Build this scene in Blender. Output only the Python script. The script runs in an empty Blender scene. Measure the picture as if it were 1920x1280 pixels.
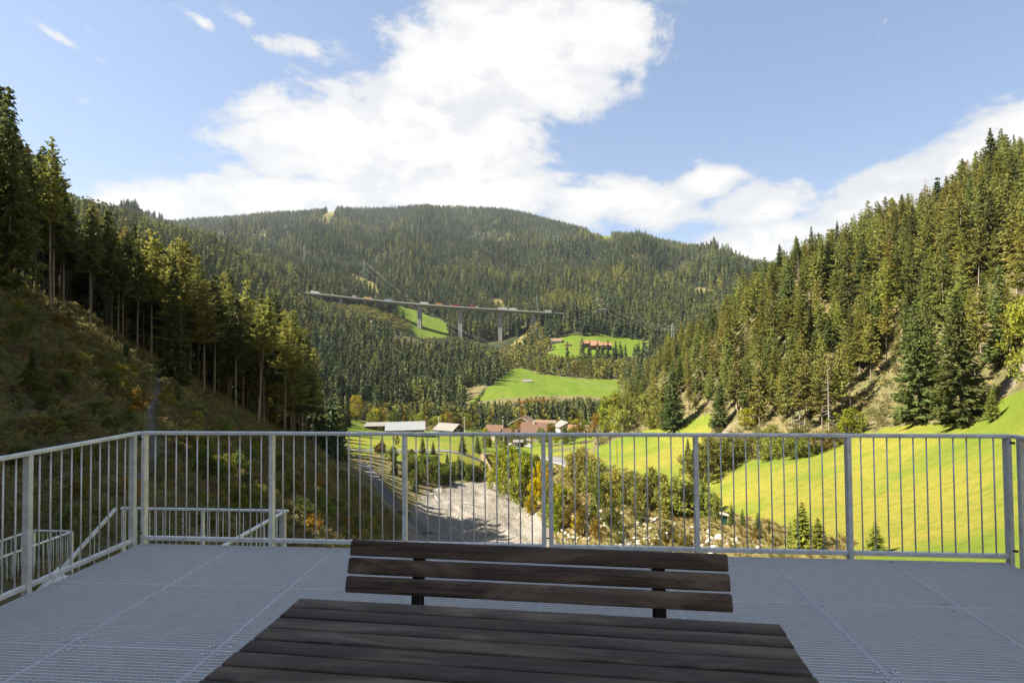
import bpy, math, random
import numpy as np
random.seed(7); rng = np.random.default_rng(11)
S = bpy.context.scene
COL = S.collection
R = math.radians

# ------------------------------------------------------------------ camera
FPX, YAW, PITCH, ROLL, EYE = 1049.97, -0.0886, 0.0246, -0.0088, 1.829
cam_d = bpy.data.cameras.new("camera"); cam = bpy.data.objects.new("camera", cam_d); COL.objects.link(cam)
cam_d.sensor_width = 36.0; cam_d.lens = FPX / 1920 * 36; cam_d.clip_start = 0.05; cam_d.clip_end = 30000
_cy, _sy, _cp, _sp, _cr, _sr = math.cos(YAW), math.sin(YAW), math.cos(PITCH), math.sin(PITCH), math.cos(ROLL), math.sin(ROLL)
FW = np.array([_sy*_cp, _cy*_cp, _sp]); _r = np.array([_cy, -_sy, 0.0]); _u = np.cross(_r, FW)
RT = _r*_cr + _u*_sr; UP = -_r*_sr + _u*_cr
from mathutils import Matrix
cam.matrix_world = Matrix(((RT[0], UP[0], -FW[0], 0), (RT[1], UP[1], -FW[1], 0), (RT[2], UP[2], -FW[2], EYE), (0, 0, 0, 1)))
S.camera = cam

# ------------------------------------------------------------------ sun, sky, exposure
SUN_AZ, SUN_EL = -98.0, 46.0
S.view_settings.view_transform = 'Standard'; S.view_settings.look = 'None'
S.view_settings.exposure = 1.95; S.view_settings.gamma = 1.0
sd = bpy.data.lights.new("sun", 'SUN'); sd.energy = 5.0; sd.angle = R(0.53); sd.color = (1.0, 0.915, 0.765)
so = bpy.data.objects.new("sun", sd); COL.objects.link(so)
so.rotation_euler = (R(90 - SUN_EL), 0, R(-SUN_AZ) + math.pi)
_sd = (math.sin(R(SUN_AZ))*math.cos(R(SUN_EL)), math.cos(R(SUN_AZ))*math.cos(R(SUN_EL)), math.sin(R(SUN_EL)))
from mathutils import Vector
so.rotation_euler = Vector(_sd).to_track_quat('Z', 'Y').to_euler()
S.cycles.max_bounces = 6; S.cycles.diffuse_bounces = 3; S.cycles.transparent_max_bounces = 8
S.cycles.volume_bounces = 0
HAZE = 3.3e-5
S.cycles.use_denoising = True; S.cycles.use_adaptive_sampling = False
try:
    S.cycles.denoising_input_passes = 'RGB_ALBEDO_NORMAL'; S.cycles.denoising_prefilter = 'NONE'
except Exception: pass

def ray(u, v):
    d = FW + RT*(u-960)/FPX + UP*(640-v)/FPX
    return d/np.linalg.norm(d)
def azel(u, v):
    d = ray(u, v); return math.degrees(math.atan2(d[0], d[1])), math.degrees(math.asin(d[2]))
def to_px(x, y, z):
    x = np.asarray(x, float); y = np.asarray(y, float); z = np.asarray(z, float) - EYE
    w = x*FW[0]+y*FW[1]+z*FW[2]; w = np.where(np.abs(w) < 1e-6, 1e-6, w)
    u = 960 + FPX*(x*RT[0]+y*RT[1]+z*RT[2])/w; v = 640 - FPX*(x*UP[0]+y*UP[1]+z*UP[2])/w
    return np.where(w > 0, u, -9e3), np.where(w > 0, v, 9e3)
def at_z(u, v, z):
    d = ray(u, v); t = (z-EYE)/d[2]; return np.array([d[0]*t, d[1]*t, z])
def at_y(u, v, y):
    d = ray(u, v); t = y/d[1]; return np.array([d[0]*t, y, EYE+d[2]*t])
def at_x(u, v, x):
    d = ray(u, v); t = x/d[0]; return np.array([x, d[1]*t, EYE+d[2]*t])

# ------------------------------------------------------------------ node helpers
class NT:
    def __init__(s, tree): s.t = tree
    def n(s, typ, **kw):
        nd = s.t.nodes.new(typ)
        for k, v in kw.items():
            if k.startswith('i_'):
                key = k[2:]; key = int(key) if key.isdigit() else key.replace('_', ' ')
                nd.inputs[key].default_value = v
            else: setattr(nd, k, v)
        return nd
    def l(s, a, b): s.t.links.new(a, b)
    def set(s, sock, v):
        if isinstance(v, bpy.types.NodeSocket): s.l(v, sock)
        else: sock.default_value = v
    def math(s, op, a, b=0.0, c=0.0, clamp=False):
        nd = s.n('ShaderNodeMath', operation=op, use_clamp=clamp)
        s.set(nd.inputs[0], a); s.set(nd.inputs[1], b); s.set(nd.inputs[2], c); return nd.outputs[0]
    def mix(s, f, a, b, blend='MIX'):
        nd = s.n('ShaderNodeMix', data_type='RGBA', blend_type=blend)
        s.set(nd.inputs[0], f)
        for q, v in ((6, a), (7, b)):
            if not isinstance(v, bpy.types.NodeSocket) and len(v) == 3: v = (*v, 1)
            s.set(nd.inputs[q], v)
        return nd.outputs[2]
    def noise(s, vec, scale, detail=4, rough=0.55, dist=0.0):
        nd = s.n('ShaderNodeTexNoise'); nd.inputs['Scale'].default_value = scale; nd.inputs['Detail'].default_value = detail
        nd.inputs['Roughness'].default_value = rough; nd.inputs['Distortion'].default_value = dist
        if vec is not None: s.l(vec, nd.inputs['Vector'])
        return nd.outputs[0]
    def ramp(s, f, lo, hi, a=0.0, b=1.0):
        nd = s.n('ShaderNodeMapRange', interpolation_type='SMOOTHSTEP'); s.set(nd.inputs[0], f)
        nd.inputs[1].default_value = lo; nd.inputs[2].default_value = hi; nd.inputs[3].default_value = a; nd.inputs[4].default_value = b
        return nd.outputs[0]
    def mapping(s, vec, scale=(1, 1, 1), rot=(0, 0, 0)):
        nd = s.n('ShaderNodeMapping'); s.l(vec, nd.inputs[0]); nd.inputs['Scale'].default_value = scale; nd.inputs['Rotation'].default_value = rot
        return nd.outputs[0]
def new_mat(name):
    m = bpy.data.materials.new(name); m.use_nodes = True; t = m.node_tree
    for nd in list(t.nodes): t.nodes.remove(nd)
    k = NT(t); out = k.n('ShaderNodeOutputMaterial'); p = k.n('ShaderNodeBsdfPrincipled'); k.l(p.outputs[0], out.inputs[0])
    return m, k, p, out
def bump(k, p, h, strength=0.3, dist=0.1):
    b = k.n('ShaderNodeBump'); b.inputs['Strength'].default_value = strength; b.inputs['Distance'].default_value = dist
    k.l(h, b.inputs['Height']); k.l(b.outputs[0], p.inputs['Normal'])

# ------------------------------------------------------------------ world: sky texture with clouds by direction
W = bpy.data.worlds.new("World"); S.world = W; W.use_nodes = True
wt = W.node_tree
for nd in list(wt.nodes): wt.nodes.remove(nd)
k = NT(wt)
wout = k.n('ShaderNodeOutputWorld'); bg = k.n('ShaderNodeBackground'); k.l(bg.outputs[0], wout.inputs[0]); bg.inputs[1].default_value = 0.075
sky = k.n('ShaderNodeTexSky', sky_type='NISHITA'); sky.sun_disc = False; sky.sun_elevation = R(SUN_EL); sky.sun_rotation = R(SUN_AZ % 360)
sky.altitude = 1100; sky.air_density = 1.0; sky.dust_density = 1.0; sky.ozone_density = 1.8
tc = k.n('ShaderNodeTexCoord'); gen = tc.outputs['Generated']
sx = k.n('ShaderNodeSeparateXYZ'); k.l(gen, sx.inputs[0])
az = k.math('MULTIPLY', k.math('ARCTAN2', sx.outputs[0], sx.outputs[1]), 180/math.pi)
el = k.math('MULTIPLY', k.math('ARCSINE', sx.outputs[2]), 180/math.pi)
# each cloud: centre in degrees, half sizes in degrees, tilt, weight
CLOUDS = []
def cl(u, v, ru, rv, tilt=0, wgt=1.0):
    a, e = azel(u, v); a2, e2 = azel(u+1, v); a3, e3 = azel(u, v-1)
    CLOUDS.append((a, e, ru*(a2-a), rv*(e3-e), tilt, wgt))
for c in [(880,150,270,120,20,1.25),(1010,60,200,110,0,1.3),(780,180,170,90,25,1.15),(650,250,250,80,12,1.2),(450,285,120,24,8,.85),(790,310,250,80,0,1.2),
          (520,372,330,40,6,1.2),(270,385,130,45,0,1.1),(900,260,140,80,0,1.2),(1060,170,130,80,0,1.15),(900,360,170,60,0,1.3),(1130,375,190,45,0,1.05),
          (1330,345,75,42,0,1.1),(1410,385,130,45,0,1.15),(1260,400,170,40,0,1.0),(1480,455,260,45,0,1.25),(1730,370,240,72,6,1.4),(1860,320,210,85,14,1.35),(1620,440,200,50,0,1.2),
          (545,85,70,22,0,.70),(340,15,75,16,-20,.70),(155,190,34,13,-8,.8),(1195,140,34,55,0,.78),(430,15,60,22,-25,.55),(450,180,110,70,0,.42),(1000,205,140,40,0,1.0),
          (190,115,300,13,-19,.72),(150,40,110,6,-38,.66),(1660,40,70,5,62,.6),(60,60,320,110,0,.36),(1560,215,90,30,0,.42),(1880,200,120,50,0,.55),(1700,60,60,200,-25,.3)]: cl(*c)
M = None
for (a, e, ra, re, tl, wg) in CLOUDS:
    ct, st = math.cos(R(tl)), math.sin(R(tl))
    da = k.math('SUBTRACT', az, a); de = k.math('SUBTRACT', el, e)
    p1 = k.math('ADD', k.math('MULTIPLY', da, ct/ra), k.math('MULTIPLY', de, st/ra))
    p2 = k.math('ADD', k.math('MULTIPLY', da, -st/re), k.math('MULTIPLY', de, ct/re))
    d2 = k.math('ADD', k.math('MULTIPLY', p1, p1), k.math('MULTIPLY', p2, p2))
    g = k.math('MULTIPLY', k.math('EXPONENT', k.math('MULTIPLY', d2, -0.55)), wg)
    M = g if M is None else k.math('MAXIMUM', M, g)
cvec = k.mapping(gen, (1.0, 1.0, 1.7))
n1 = k.noise(cvec, 6.0, 10, 0.62, 0.45)
n2 = k.noise(cvec, 19.0, 7, 0.62, 0.3)
nn = k.math('ADD', k.math('MULTIPLY', n1, 0.8), k.math('MULTIPLY', n2, 0.35))
behind = k.ramp(sx.outputs[1], -0.1, 0.25, 0.55, 0.0)
M = k.math('MAXIMUM', M, behind)
dens = k.math('ADD', M, k.math('MULTIPLY', k.math('SUBTRACT', nn, 0.575), 2.0))
mask = k.ramp(dens, 0.50, 0.80)
mask = k.math('MULTIPLY', mask, k.ramp(el, -6.0, 0.0))
n3 = k.noise(cvec, 9.0, 6, 0.6, 0.3)
thick = k.math('MULTIPLY', k.ramp(dens, 0.62, 1.25), k.ramp(n3, 0.34, 0.60))
ccol = k.mix(thick, (2.72, 2.77, 2.88), (3.85, 3.80, 3.70))
low = k.ramp(el, 8.0, 14.5)
hsv = k.n('ShaderNodeHueSaturation'); k.l(sky.outputs[0], hsv.inputs['Color']); hsv.inputs['Saturation'].default_value = 1.05; sg = k.n('ShaderNodeGamma'); k.l(hsv.outputs[0], sg.inputs[0]); sg.inputs[1].default_value = .6; skt = k.n('ShaderNodeMix', data_type='RGBA', blend_type='MULTIPLY'); skt.inputs[0].default_value = 1.0; k.l(sg.outputs[0], skt.inputs[6]); skt.inputs[7].default_value = (1.05, 1.085, 1.20, 1); skyc = skt.outputs[2]
CLOUD_MIX = k.mix(mask, skyc, ccol)
k.l(CLOUD_MIX, bg.inputs[0])

# ------------------------------------------------------------------ mesh helpers
def link(o, parent=None):
    COL.objects.link(o)
    if parent is not None: o.parent = parent
    return o
def tag(o, label=None, cat=None, group=None, kind=None):
    if label: o['label'] = label
    if cat: o['category'] = cat
    if group: o['group'] = group
    if kind: o['kind'] = kind
    return o
def empty(name, loc=(0, 0, 0), rz=0.0, label=None, cat=None, group=None):
    o = bpy.data.objects.new(name, None); o.empty_display_size = 0.3; COL.objects.link(o)
    o.location = tuple(float(q) for q in loc); o.rotation_euler = (0, 0, rz)
    return tag(o, label, cat, group)
def np_mesh(name, V, F, mats, mi=None, smooth=False):
    """V (n,3), F (m,k) equal-sided faces"""
    me = bpy.data.meshes.new(name); V = np.ascontiguousarray(V, np.float32); F = np.ascontiguousarray(F, np.int32)
    me.vertices.add(len(V)); me.vertices.foreach_set('co', V.ravel())
    kk = F.shape[1]; me.loops.add(F.size); me.loops.foreach_set('vertex_index', F.ravel())
    me.polygons.add(len(F)); me.polygons.foreach_set('loop_start', np.arange(0, F.size, kk, dtype=np.int32))
    me.polygons.foreach_set('loop_total', np.full(len(F), kk, np.int32))
    for m in mats: me.materials.append(m)
    if mi is not None: me.polygons.foreach_set('material_index', np.ascontiguousarray(mi, np.int32))
    me.polygons.foreach_set('use_smooth', np.full(len(F), bool(smooth)))
    me.update(calc_edges=True); me.validate()
    return me
class MB:
    def __init__(s): s.v = []; s.f = []; s.m = []
    def add(s, vs, fs, mi=0):
        b = len(s.v); s.v += [tuple(float(q) for q in p) for p in vs]; s.f += [tuple(b+i for i in f) for f in fs]; s.m += [mi]*len(fs)
    def box(s, c, size, rz=0.0, mi=0, ry=0.0):
        x, y, z = [q/2 for q in size]; pts = []
        for dx, dy, dz in ((-1,-1,-1),(1,-1,-1),(1,1,-1),(-1,1,-1),(-1,-1,1),(1,-1,1),(1,1,1),(-1,1,1)):
            px, py, pz = dx*x, dy*y, dz*z
            px, pz = px*math.cos(ry)+pz*math.sin(ry), -px*math.sin(ry)+pz*math.cos(ry)
            pts.append((c[0]+px*math.cos(rz)-py*math.sin(rz), c[1]+px*math.sin(rz)+py*math.cos(rz), c[2]+pz))
        s.add(pts, [(0,3,2,1),(4,5,6,7),(0,1,5,4),(1,2,6,5),(2,3,7,6),(3,0,4,7)], mi)
    def sweep(s, path, prof, up=(0, 0, 1), cap=True, mi=0):
        """prof: list of (a,b): a sideways, b along up-ish"""
        path = [np.asarray(p, float) for p in path]; n = len(prof); rings = []
        for i, p in enumerate(path):
            d = path[min(i+1, len(path)-1)] - path[max(i-1, 0)]; d = d/np.linalg.norm(d)
            u0 = np.asarray(up, float); side = np.cross(d, u0); side /= np.linalg.norm(side); u1 = np.cross(side, d)
            rings.append([p + side*a + u1*b for a, b in prof])
        vs = [q for r_ in rings for q in r_]; fs = []
        for i in range(len(path)-1):
            for j in range(n): fs.append((i*n+j, i*n+(j+1) % n, (i+1)*n+(j+1) % n, (i+1)*n+j))
        if cap: fs += [tuple(range(n-1, -1, -1)), tuple((len(path)-1)*n+j for j in range(n))]
        s.add(vs, fs, mi)
    def bar(s, a, b, w, h, up=(0, 0, 1), c=0.0, mi=0):
        x, y = w/2, h/2
        prof = [(-x,-y),(x,-y),(x,y),(-x,y)] if c <= 0 else [(-x+c,-y),(x-c,-y),(x,-y+c),(x,y-c),(x-c,y),(-x+c,y),(-x,y-c),(-x,-y+c)]
        s.sweep([a, b], prof, up, True, mi)
    def tube(s, path, r, n=8, up=(0, 0, 1), mi=0):
        s.sweep(path, [(r*math.cos(2*math.pi*i/n), r*math.sin(2*math.pi*i/n)) for i in range(n)], up, True, mi)
    def cone(s, path, rads, n=7, mi=0):
        path = [np.asarray(p, float) for p in path]; vs = []
        for i, (p, r_) in enumerate(zip(path, rads)):
            d = path[min(i+1, len(path)-1)]-path[max(i-1, 0)]; d = d/np.linalg.norm(d)
            u0 = np.array([1., 0, 0]) if abs(d[0]) < .8 else np.array([0, 1., 0]); a = np.cross(d, u0); a /= np.linalg.norm(a); b = np.cross(d, a)
            vs += [p + a*r_*math.cos(2*math.pi*j/n) + b*r_*math.sin(2*math.pi*j/n) for j in range(n)]
        fs = [(i*n+j, i*n+(j+1) % n, (i+1)*n+(j+1) % n, (i+1)*n+j) for i in range(len(path)-1) for j in range(n)]
        s.add(vs, fs, mi)
    def mesh(s, name, mats, smooth=False):
        me = bpy.data.meshes.new(name); me.from_pydata(s.v, [], s.f)
        for m in (mats if isinstance(mats, (list, tuple)) else [mats]): me.materials.append(m)
        for p, i in zip(me.polygons, s.m): p.material_index = i; p.use_smooth = smooth
        me.update(); return me
    def build(s, name, mats, parent=None, smooth=False):
        return link(bpy.data.objects.new(name, s.mesh(name, mats, smooth)), parent)
def copy_tree(o, parent=None):
    c = o.copy(); COL.objects.link(c)
    if parent is not None: c.parent = parent
    for ch in list(o.children): copy_tree(ch, c)
    return c

# ------------------------------------------------------------------ numpy noise
_perm = rng.random((256, 256))
def vnoise(x, y):
    xi = np.floor(x).astype(int); yi = np.floor(y).astype(int); fx = x-xi; fy = y-yi
    fx = fx*fx*(3-2*fx); fy = fy*fy*(3-2*fy)
    a = _perm[xi % 256, yi % 256]; b = _perm[(xi+1) % 256, yi % 256]; c = _perm[xi % 256, (yi+1) % 256]; d = _perm[(xi+1) % 256, (yi+1) % 256]
    return (a*(1-fx)+b*fx)*(1-fy)+(c*(1-fx)+d*fx)*fy
def fbm(x, y, oct=4):
    x = np.asarray(x, float); y = np.asarray(y, float); t = 0; a = 0.5
    for i in range(oct):
        t = t + a*(vnoise(x+17.3*i, y-9.1*i)*2-1); x = x*2.03; y = y*2.03; a *= 0.5
    return t
def pip(u, v, poly):
    ins = np.zeros(np.shape(u), bool); n = len(poly)
    for i in range(n):
        x1, y1 = poly[i]; x2, y2 = poly[(i+1) % n]
        if y1 == y2: continue
        c = (y1 > v) != (y2 > v); ins ^= c & (u < (x2-x1)*(v-y1)/(y2-y1)+x1)
    return ins
#PART2
POLY_CREEK = [(740,1060),(758,975),(792,928),(830,907),(935,900),(978,948),(1012,972),(1042,1003),(1052,1060)]
# ------------------------------------------------------------------ terrain: one polar sheet, z from (distance, height seen) profiles
PROF = {
 0:   [(3,-4.6),(13,1110),(19,1000),(28,900),(38,800),(50,700),(68,600),(85,540),(105,515),(130,520),(200,560),(500,450),(900,402),(1300,430),(3000,440),(4500,470)],
 150: [(3,-6),(14,1120),(22,1000),(30,900),(42,800),(58,700),(75,640),(92,600),(120,580),(200,600),(300,520),(600,440),(900,402),(1300,440),(3000,430),(4500,470)],
 230: [(3,-7),(15,1130),(23,1020),(31,920),(43,825),(60,745),(80,685),(95,650),(120,635),(200,640),(300,560),(600,460),(900,424),(1300,450),(3100,426),(4500,470)],
 300: [(3,-8),(16,1140),(24,1030),(32,940),(44,855),(60,795),(80,725),(95,692),(115,680),(160,690),(300,640),(500,550),(800,465),(950,440),(1400,480),(2000,470),(3300,424),(4500,480)],
 380: [(3,-8),(17,1150),(26,1040),(36,950),(50,868),(66,815),(84,760),(98,735),(115,722),(160,730),(300,690),(500,580),(800,482),(950,455),(1400,490),(2000,465),(3300,415),(4500,475)],
 450: [(3,-9),(18,1160),(28,1060),(40,970),(55,890),(72,835),(88,795),(105,775),(150,775),(300,750),(600,600),(800,515),(950,485),(1300,500),(2000,470),(2800,432),(3400,408),(4500,470)],
 530: [(3,-9.5),(19,1190),(30,1090),(43,1005),(60,930),(78,870),(95,828),(112,812),(160,815),(280,790),(550,640),(800,556),(950,551),(1020,515),(1300,505),(2000,465),(3300,402),(4500,470)],
 600: [(3,-10),(20,1210),(30,1110),(45,1020),(60,965),(80,900),(100,852),(118,842),(160,850),(200,858),(260,830),(350,790),(500,695),(700,618),(850,580),(930,568),(1000,541),(1300,505),(2000,455),(3300,397),(4500,470)],
 640: [(3,-10.5),(24,1190),(38,1090),(56,1020),(78,960),(105,905),(140,880),(190,860),(228,846),(240,843),(285,808),(330,795),(400,775),(550,690),(700,620),(850,588),(915,577),(1000,550),(1400,510),(2200,450),(3300,395),(4500,470)],
 670: [(3,-11),(26,1180),(42,1085),(62,1010),(85,955),(115,905),(155,880),(200,862),(228,846),(242,843),(285,812),(330,800),(400,780),(550,692),(700,618),(850,582),(1000,548),(1400,510),(2200,450),(3300,395),(4500,470)],
 725: [(3,-12),(32,1190),(62,1070),(92,995),(122,950),(152,920),(185,892),(212,866),(230,846),(242,844),(270,826),(300,816),(340,806),(400,786),(550,697),(700,637),(800,605),(880,592),(950,577),(1000,560),(1400,512),(2200,452),(3300,394),(4500,470)],
 800: [(3,-13),(42,1200),(72,1090),(100,1045),(122,1016),(150,960),(178,927),(194,911),(206,888),(224,862),(236,846),(244,844),(290,822),(340,810),(400,790),(500,735),(650,672),(760,647),(830,632),(860,622),(920,600),(1000,573),(1200,540),(1500,510),(2200,455),(3300,390),(4500,460)],
 860: [(3,-13),(44,1210),(75,1095),(105,1045),(125,1014),(150,962),(180,927),(200,908),(212,886),(228,860),(238,846),(246,844),(290,823),(340,812),(400,793),(480,752),(600,700),(760,655),(840,640),(880,625),(950,603),(1050,575),(1200,545),(1500,515),(2200,458),(3300,390),(4500,460)],
 920: [(3,-13),(46,1210),(78,1095),(108,1045),(126,1014),(150,963),(180,928),(204,904),(230,884),(250,870),(275,850),(310,833),(350,818),(400,796),(450,752),(480,737),(560,708),(640,686),(760,664),(830,650),(880,630),(950,607),(1050,580),(1200,545),(1500,515),(2200,460),(3300,394),(4500,460)],
 985: [(3,-13),(48,1200),(80,1090),(108,1042),(126,1012),(150,963),(180,930),(208,900),(240,868),(252,850),(280,838),(320,826),(350,818),(400,794),(445,757),(475,742),(600,698),(640,690),(700,674),(780,661),(830,628),(860,604),(950,590),(1050,575),(1200,545),(1500,515),(2300,460),(3200,399),(4500,465)],
 1045:[(3,-13),(50,1170),(80,1080),(100,1045),(115,1014),(130,965),(150,918),(170,892),(200,868),(236,850),(250,846),(290,830),(330,820),(360,812),(400,795),(440,767),(480,744),(600,707),(620,699),(650,686),(700,670),(770,638),(790,620),(822,592),(900,583),(1000,575),(1200,545),(1500,515),(2300,462),(3000,418),(4500,475)],
 1100:[(3,-13),(50,1150),(75,1070),(95,1030),(112,990),(130,945),(150,912),(170,892),(200,868),(236,848),(260,834),(290,824),(330,814),(370,806),(420,785),(475,744),(600,708),(630,698),(660,682),(710,668),(760,648),(785,622),(822,594),(900,584),(1000,575),(1200,540),(1500,512),(2300,462),(2850,436),(4500,480)],
 1150:[(3,-12.5),(50,1140),(75,1055),(95,1018),(115,975),(135,935),(155,908),(175,890),(200,868),(225,848),(245,830),(270,815),(285,802),(310,790),(350,800),(430,790),(490,742),(600,712),(680,678),(740,655),(800,635),(850,608),(900,590),(1000,572),(1500,510),(2300,462),(2800,440),(4500,480)],
 1200:[(3,-12),(48,1140),(70,1060),(90,1022),(110,978),(130,936),(155,905),(178,880),(200,858),(222,838),(245,818),(262,802),(280,770),(305,740),(340,745),(430,770),(600,715),(700,680),(780,650),(850,612),(1000,575),(1500,512),(2600,446),(4500,480)],
 1250:[(3,-12),(46,1140),(68,1062),(88,1024),(108,978),(128,936),(150,905),(178,872),(205,845),(232,815),(250,792),(268,745),(290,695),(312,682),(350,692),(450,730),(700,680),(850,617),(1000,580),(1500,520),(2600,458),(4500,490)],
 1330:[(3,-12),(44,1140),(60,1080),(75,1042),(90,1010),(104,984),(125,945),(145,908),(172,870),(195,845),(215,815),(232,775),(252,710),(272,655),(292,634),(330,645),(500,700),(850,620),(1000,590),(2450,476),(4500,510)],
 1420:[(3,-12),(42,1140),(60,1055),(72,1020),(88,985),(106,945),(125,905),(145,872),(165,850),(185,818),(200,775),(218,690),(240,600),(262,570),(300,575),(400,620),(850,600),(1000,600),(2400,500),(4500,520)],
 1500:[(3,-12),(40,1130),(52,1068),(65,1026),(80,988),(100,940),(120,895),(140,862),(158,835),(175,806),(190,755),(206,680),(226,590),(252,525),(280,506),(350,530),(600,600),(1000,600),(2400,515),(4500,530)],
 1600:[(3,-12),(38,1130),(50,1065),(65,1020),(80,975),(100,925),(120,878),(140,838),(156,812),(172,775),(188,700),(208,600),(235,520),(262,480),(300,468),(380,500),(1000,560),(4500,540)],
 1700:[(3,-12),(36,1130),(48,1065),(65,1005),(80,955),(100,900),(120,858),(138,820),(150,800),(164,750),(182,660),(205,565),(235,495),(270,440),(310,426),(400,470),(1000,540),(4500,540)],
 1800:[(3,-12),(33,1140),(44,1070),(60,1005),(78,940),(98,876),(118,828),(134,790),(148,740),(166,640),(192,540),(222,465),(260,402),(300,378),(360,395),(1000,500),(4500,520)],
 1900:[(3,-12),(30,1140),(40,1070),(55,1000),(75,920),(95,850),(115,790),(130,750),(150,660),(180,540),(215,440),(260,370),(300,336),(350,340),(500,400),(1000,470),(4500,500)],
}
AZP = {}
for u_, pts in PROF.items():
    a0 = math.radians(azel(u_, 700)[0]); L = []
    for r_, v_ in pts:
        if v_ < 100: L.append((r_, float(v_)))
        else:
            d_ = ray(u_, v_); L.append((r_, EYE + r_*d_[2]/math.hypot(d_[0], d_[1])))
    AZP[math.degrees(a0)] = L
for a_, L in {-56: [(3,-4.5),(12,-3),(22,0.5),(35,6),(55,15),(85,28),(130,42),(300,120),(1000,300),(4500,650)],
              -64: [(3,-4.2),(10,-2.5),(20,2),(35,10),(60,22),(100,36),(200,62),(1000,300),(4500,650)],
              -78: [(3,-4),(9,-1),(18,9),(35,22),(60,36),(100,48),(200,75),(1000,320),(4500,650)],
              -98: [(3,-4),(8,1),(14,9),(22,21),(35,37),(60,58),(100,76),(200,110),(1000,300),(4500,650)],
              -125:[(3,-4),(10,1),(22,15),(40,30),(60,40),(150,80),(1000,350),(4500,650)],
              -160:[(3,-5),(30,2),(100,25),(300,80),(1000,260),(4500,650)],
              45:  [(3,-12),(30,-9),(60,-4),(100,10),(150,42),(250,95),(400,130),(1000,260),(4500,650)],
              65:  [(3,-12),(25,-8),(60,2),(100,22),(180,70),(400,150),(1000,300),(4500,650)],
              100: [(3,-11),(25,-6),(60,5),(150,50),(400,140),(1000,300),(4500,650)],
              140: [(3,-8),(30,-3),(100,20),(300,80),(1000,260),(4500,650)],
              180: [(3,-6),(30,0),(100,22),(300,80),(1000,260),(4500,650)]}.items(): AZP[a_] = L
keys = sorted(AZP); AA = np.array([keys[-1]-360]+keys+[keys[0]+360]); TAB = [AZP[keys[-1]]]+[AZP[q] for q in keys]+[AZP[keys[0]]]
GR = np.concatenate([np.geomspace(2.6, 1300, 620), np.geomspace(1318, 5200, 80)])
GA = np.concatenate([np.arange(-180, -58, 2.0), np.arange(-58, 48, 0.115), np.arange(48, 180.1, 2.0)])
ZT = np.array([np.interp(np.log(GR), np.log([p[0] for p in L]), [p[1] for p in L]) for L in TAB])
GZ = np.empty((len(GA), len(GR)))
for j in range(len(GR)): GZ[:, j] = np.interp(GA, AA, ZT[:, j])
def smooth(Z, sig, axis):
    n = int(sig*3)+1; x = np.arange(-n, n+1); kx = np.exp(-x*x/(2*sig*sig)); kx /= kx.sum()
    Zp = np.pad(Z, [(n, n) if i == axis else (0, 0) for i in range(2)], mode='edge')
    return np.apply_along_axis(lambda q: np.convolve(q, kx, 'valid'), axis, Zp)
dense = (GA >= -58) & (GA < 48)
GZ[dense] = smooth(GZ[dense], 9.0, 0)
GZ = smooth(GZ, 2.2, 1)
AG, RG = np.meshgrid(np.radians(GA), GR, indexing='ij')
GX = np.sin(AG)*RG; GY = np.cos(AG)*RG
# natural relief on top of the profiles; the flat village floor and creek keep calm
PU, PV = to_px(GX, GY, GZ)
calm = np.where((RG > 215) & (RG < 420) & (PU > 620) & (PU < 1120), 0.15, 1.0)
amp = np.clip(RG*0.004, 0.06, 1.2)
GZ += fbm(GX/(9+RG*0.02), GY/(9+RG*0.02), 4)*amp*1.3*calm
far = np.clip((RG-1100)/700, 0, 1)*np.clip((np.interp(np.degrees(AG), [-8, 4, 12, 25], [3300, 2850, 2500, 2300])-RG)/900, 0, 1)
ridg = 1-np.abs(fbm(GX/420+3.1, GY/420-1.7, 4))*2.2
GZ += (ridg-0.55)*70*far
_az = np.degrees(AG)+fbm(GX/700, GY/700, 3)*5; GZ += (np.abs(((_az/7.5) % 1)*2-1)**1.2-.45)*120*far*(.6+.8*fbm(GX/900+7, GY/900, 2))
mid = np.clip((RG-300)/100, 0, 1)*np.clip((1100-RG)/200, 0, 1)
GZ += fbm(GX/90, GY/90, 3)*5*mid*np.where(pip(PU, PV, [(560,560),(900,600),(940,680),(880,780),(620,790)]), 1.0, 0.25)
PU, PV = to_px(GX, GY, GZ)
ck = pip(PU, PV, POLY_CREEK) & (RG > 60) & (RG < 214)
GZ += np.where(ck, -np.abs(fbm(GX/9+.3*GY/9, GY/26, 3))*2.2+fbm(GX/2.5, GY/3.5, 3)*.35+.35, 0)
PU, PV = to_px(GX, GY, GZ)

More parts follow.
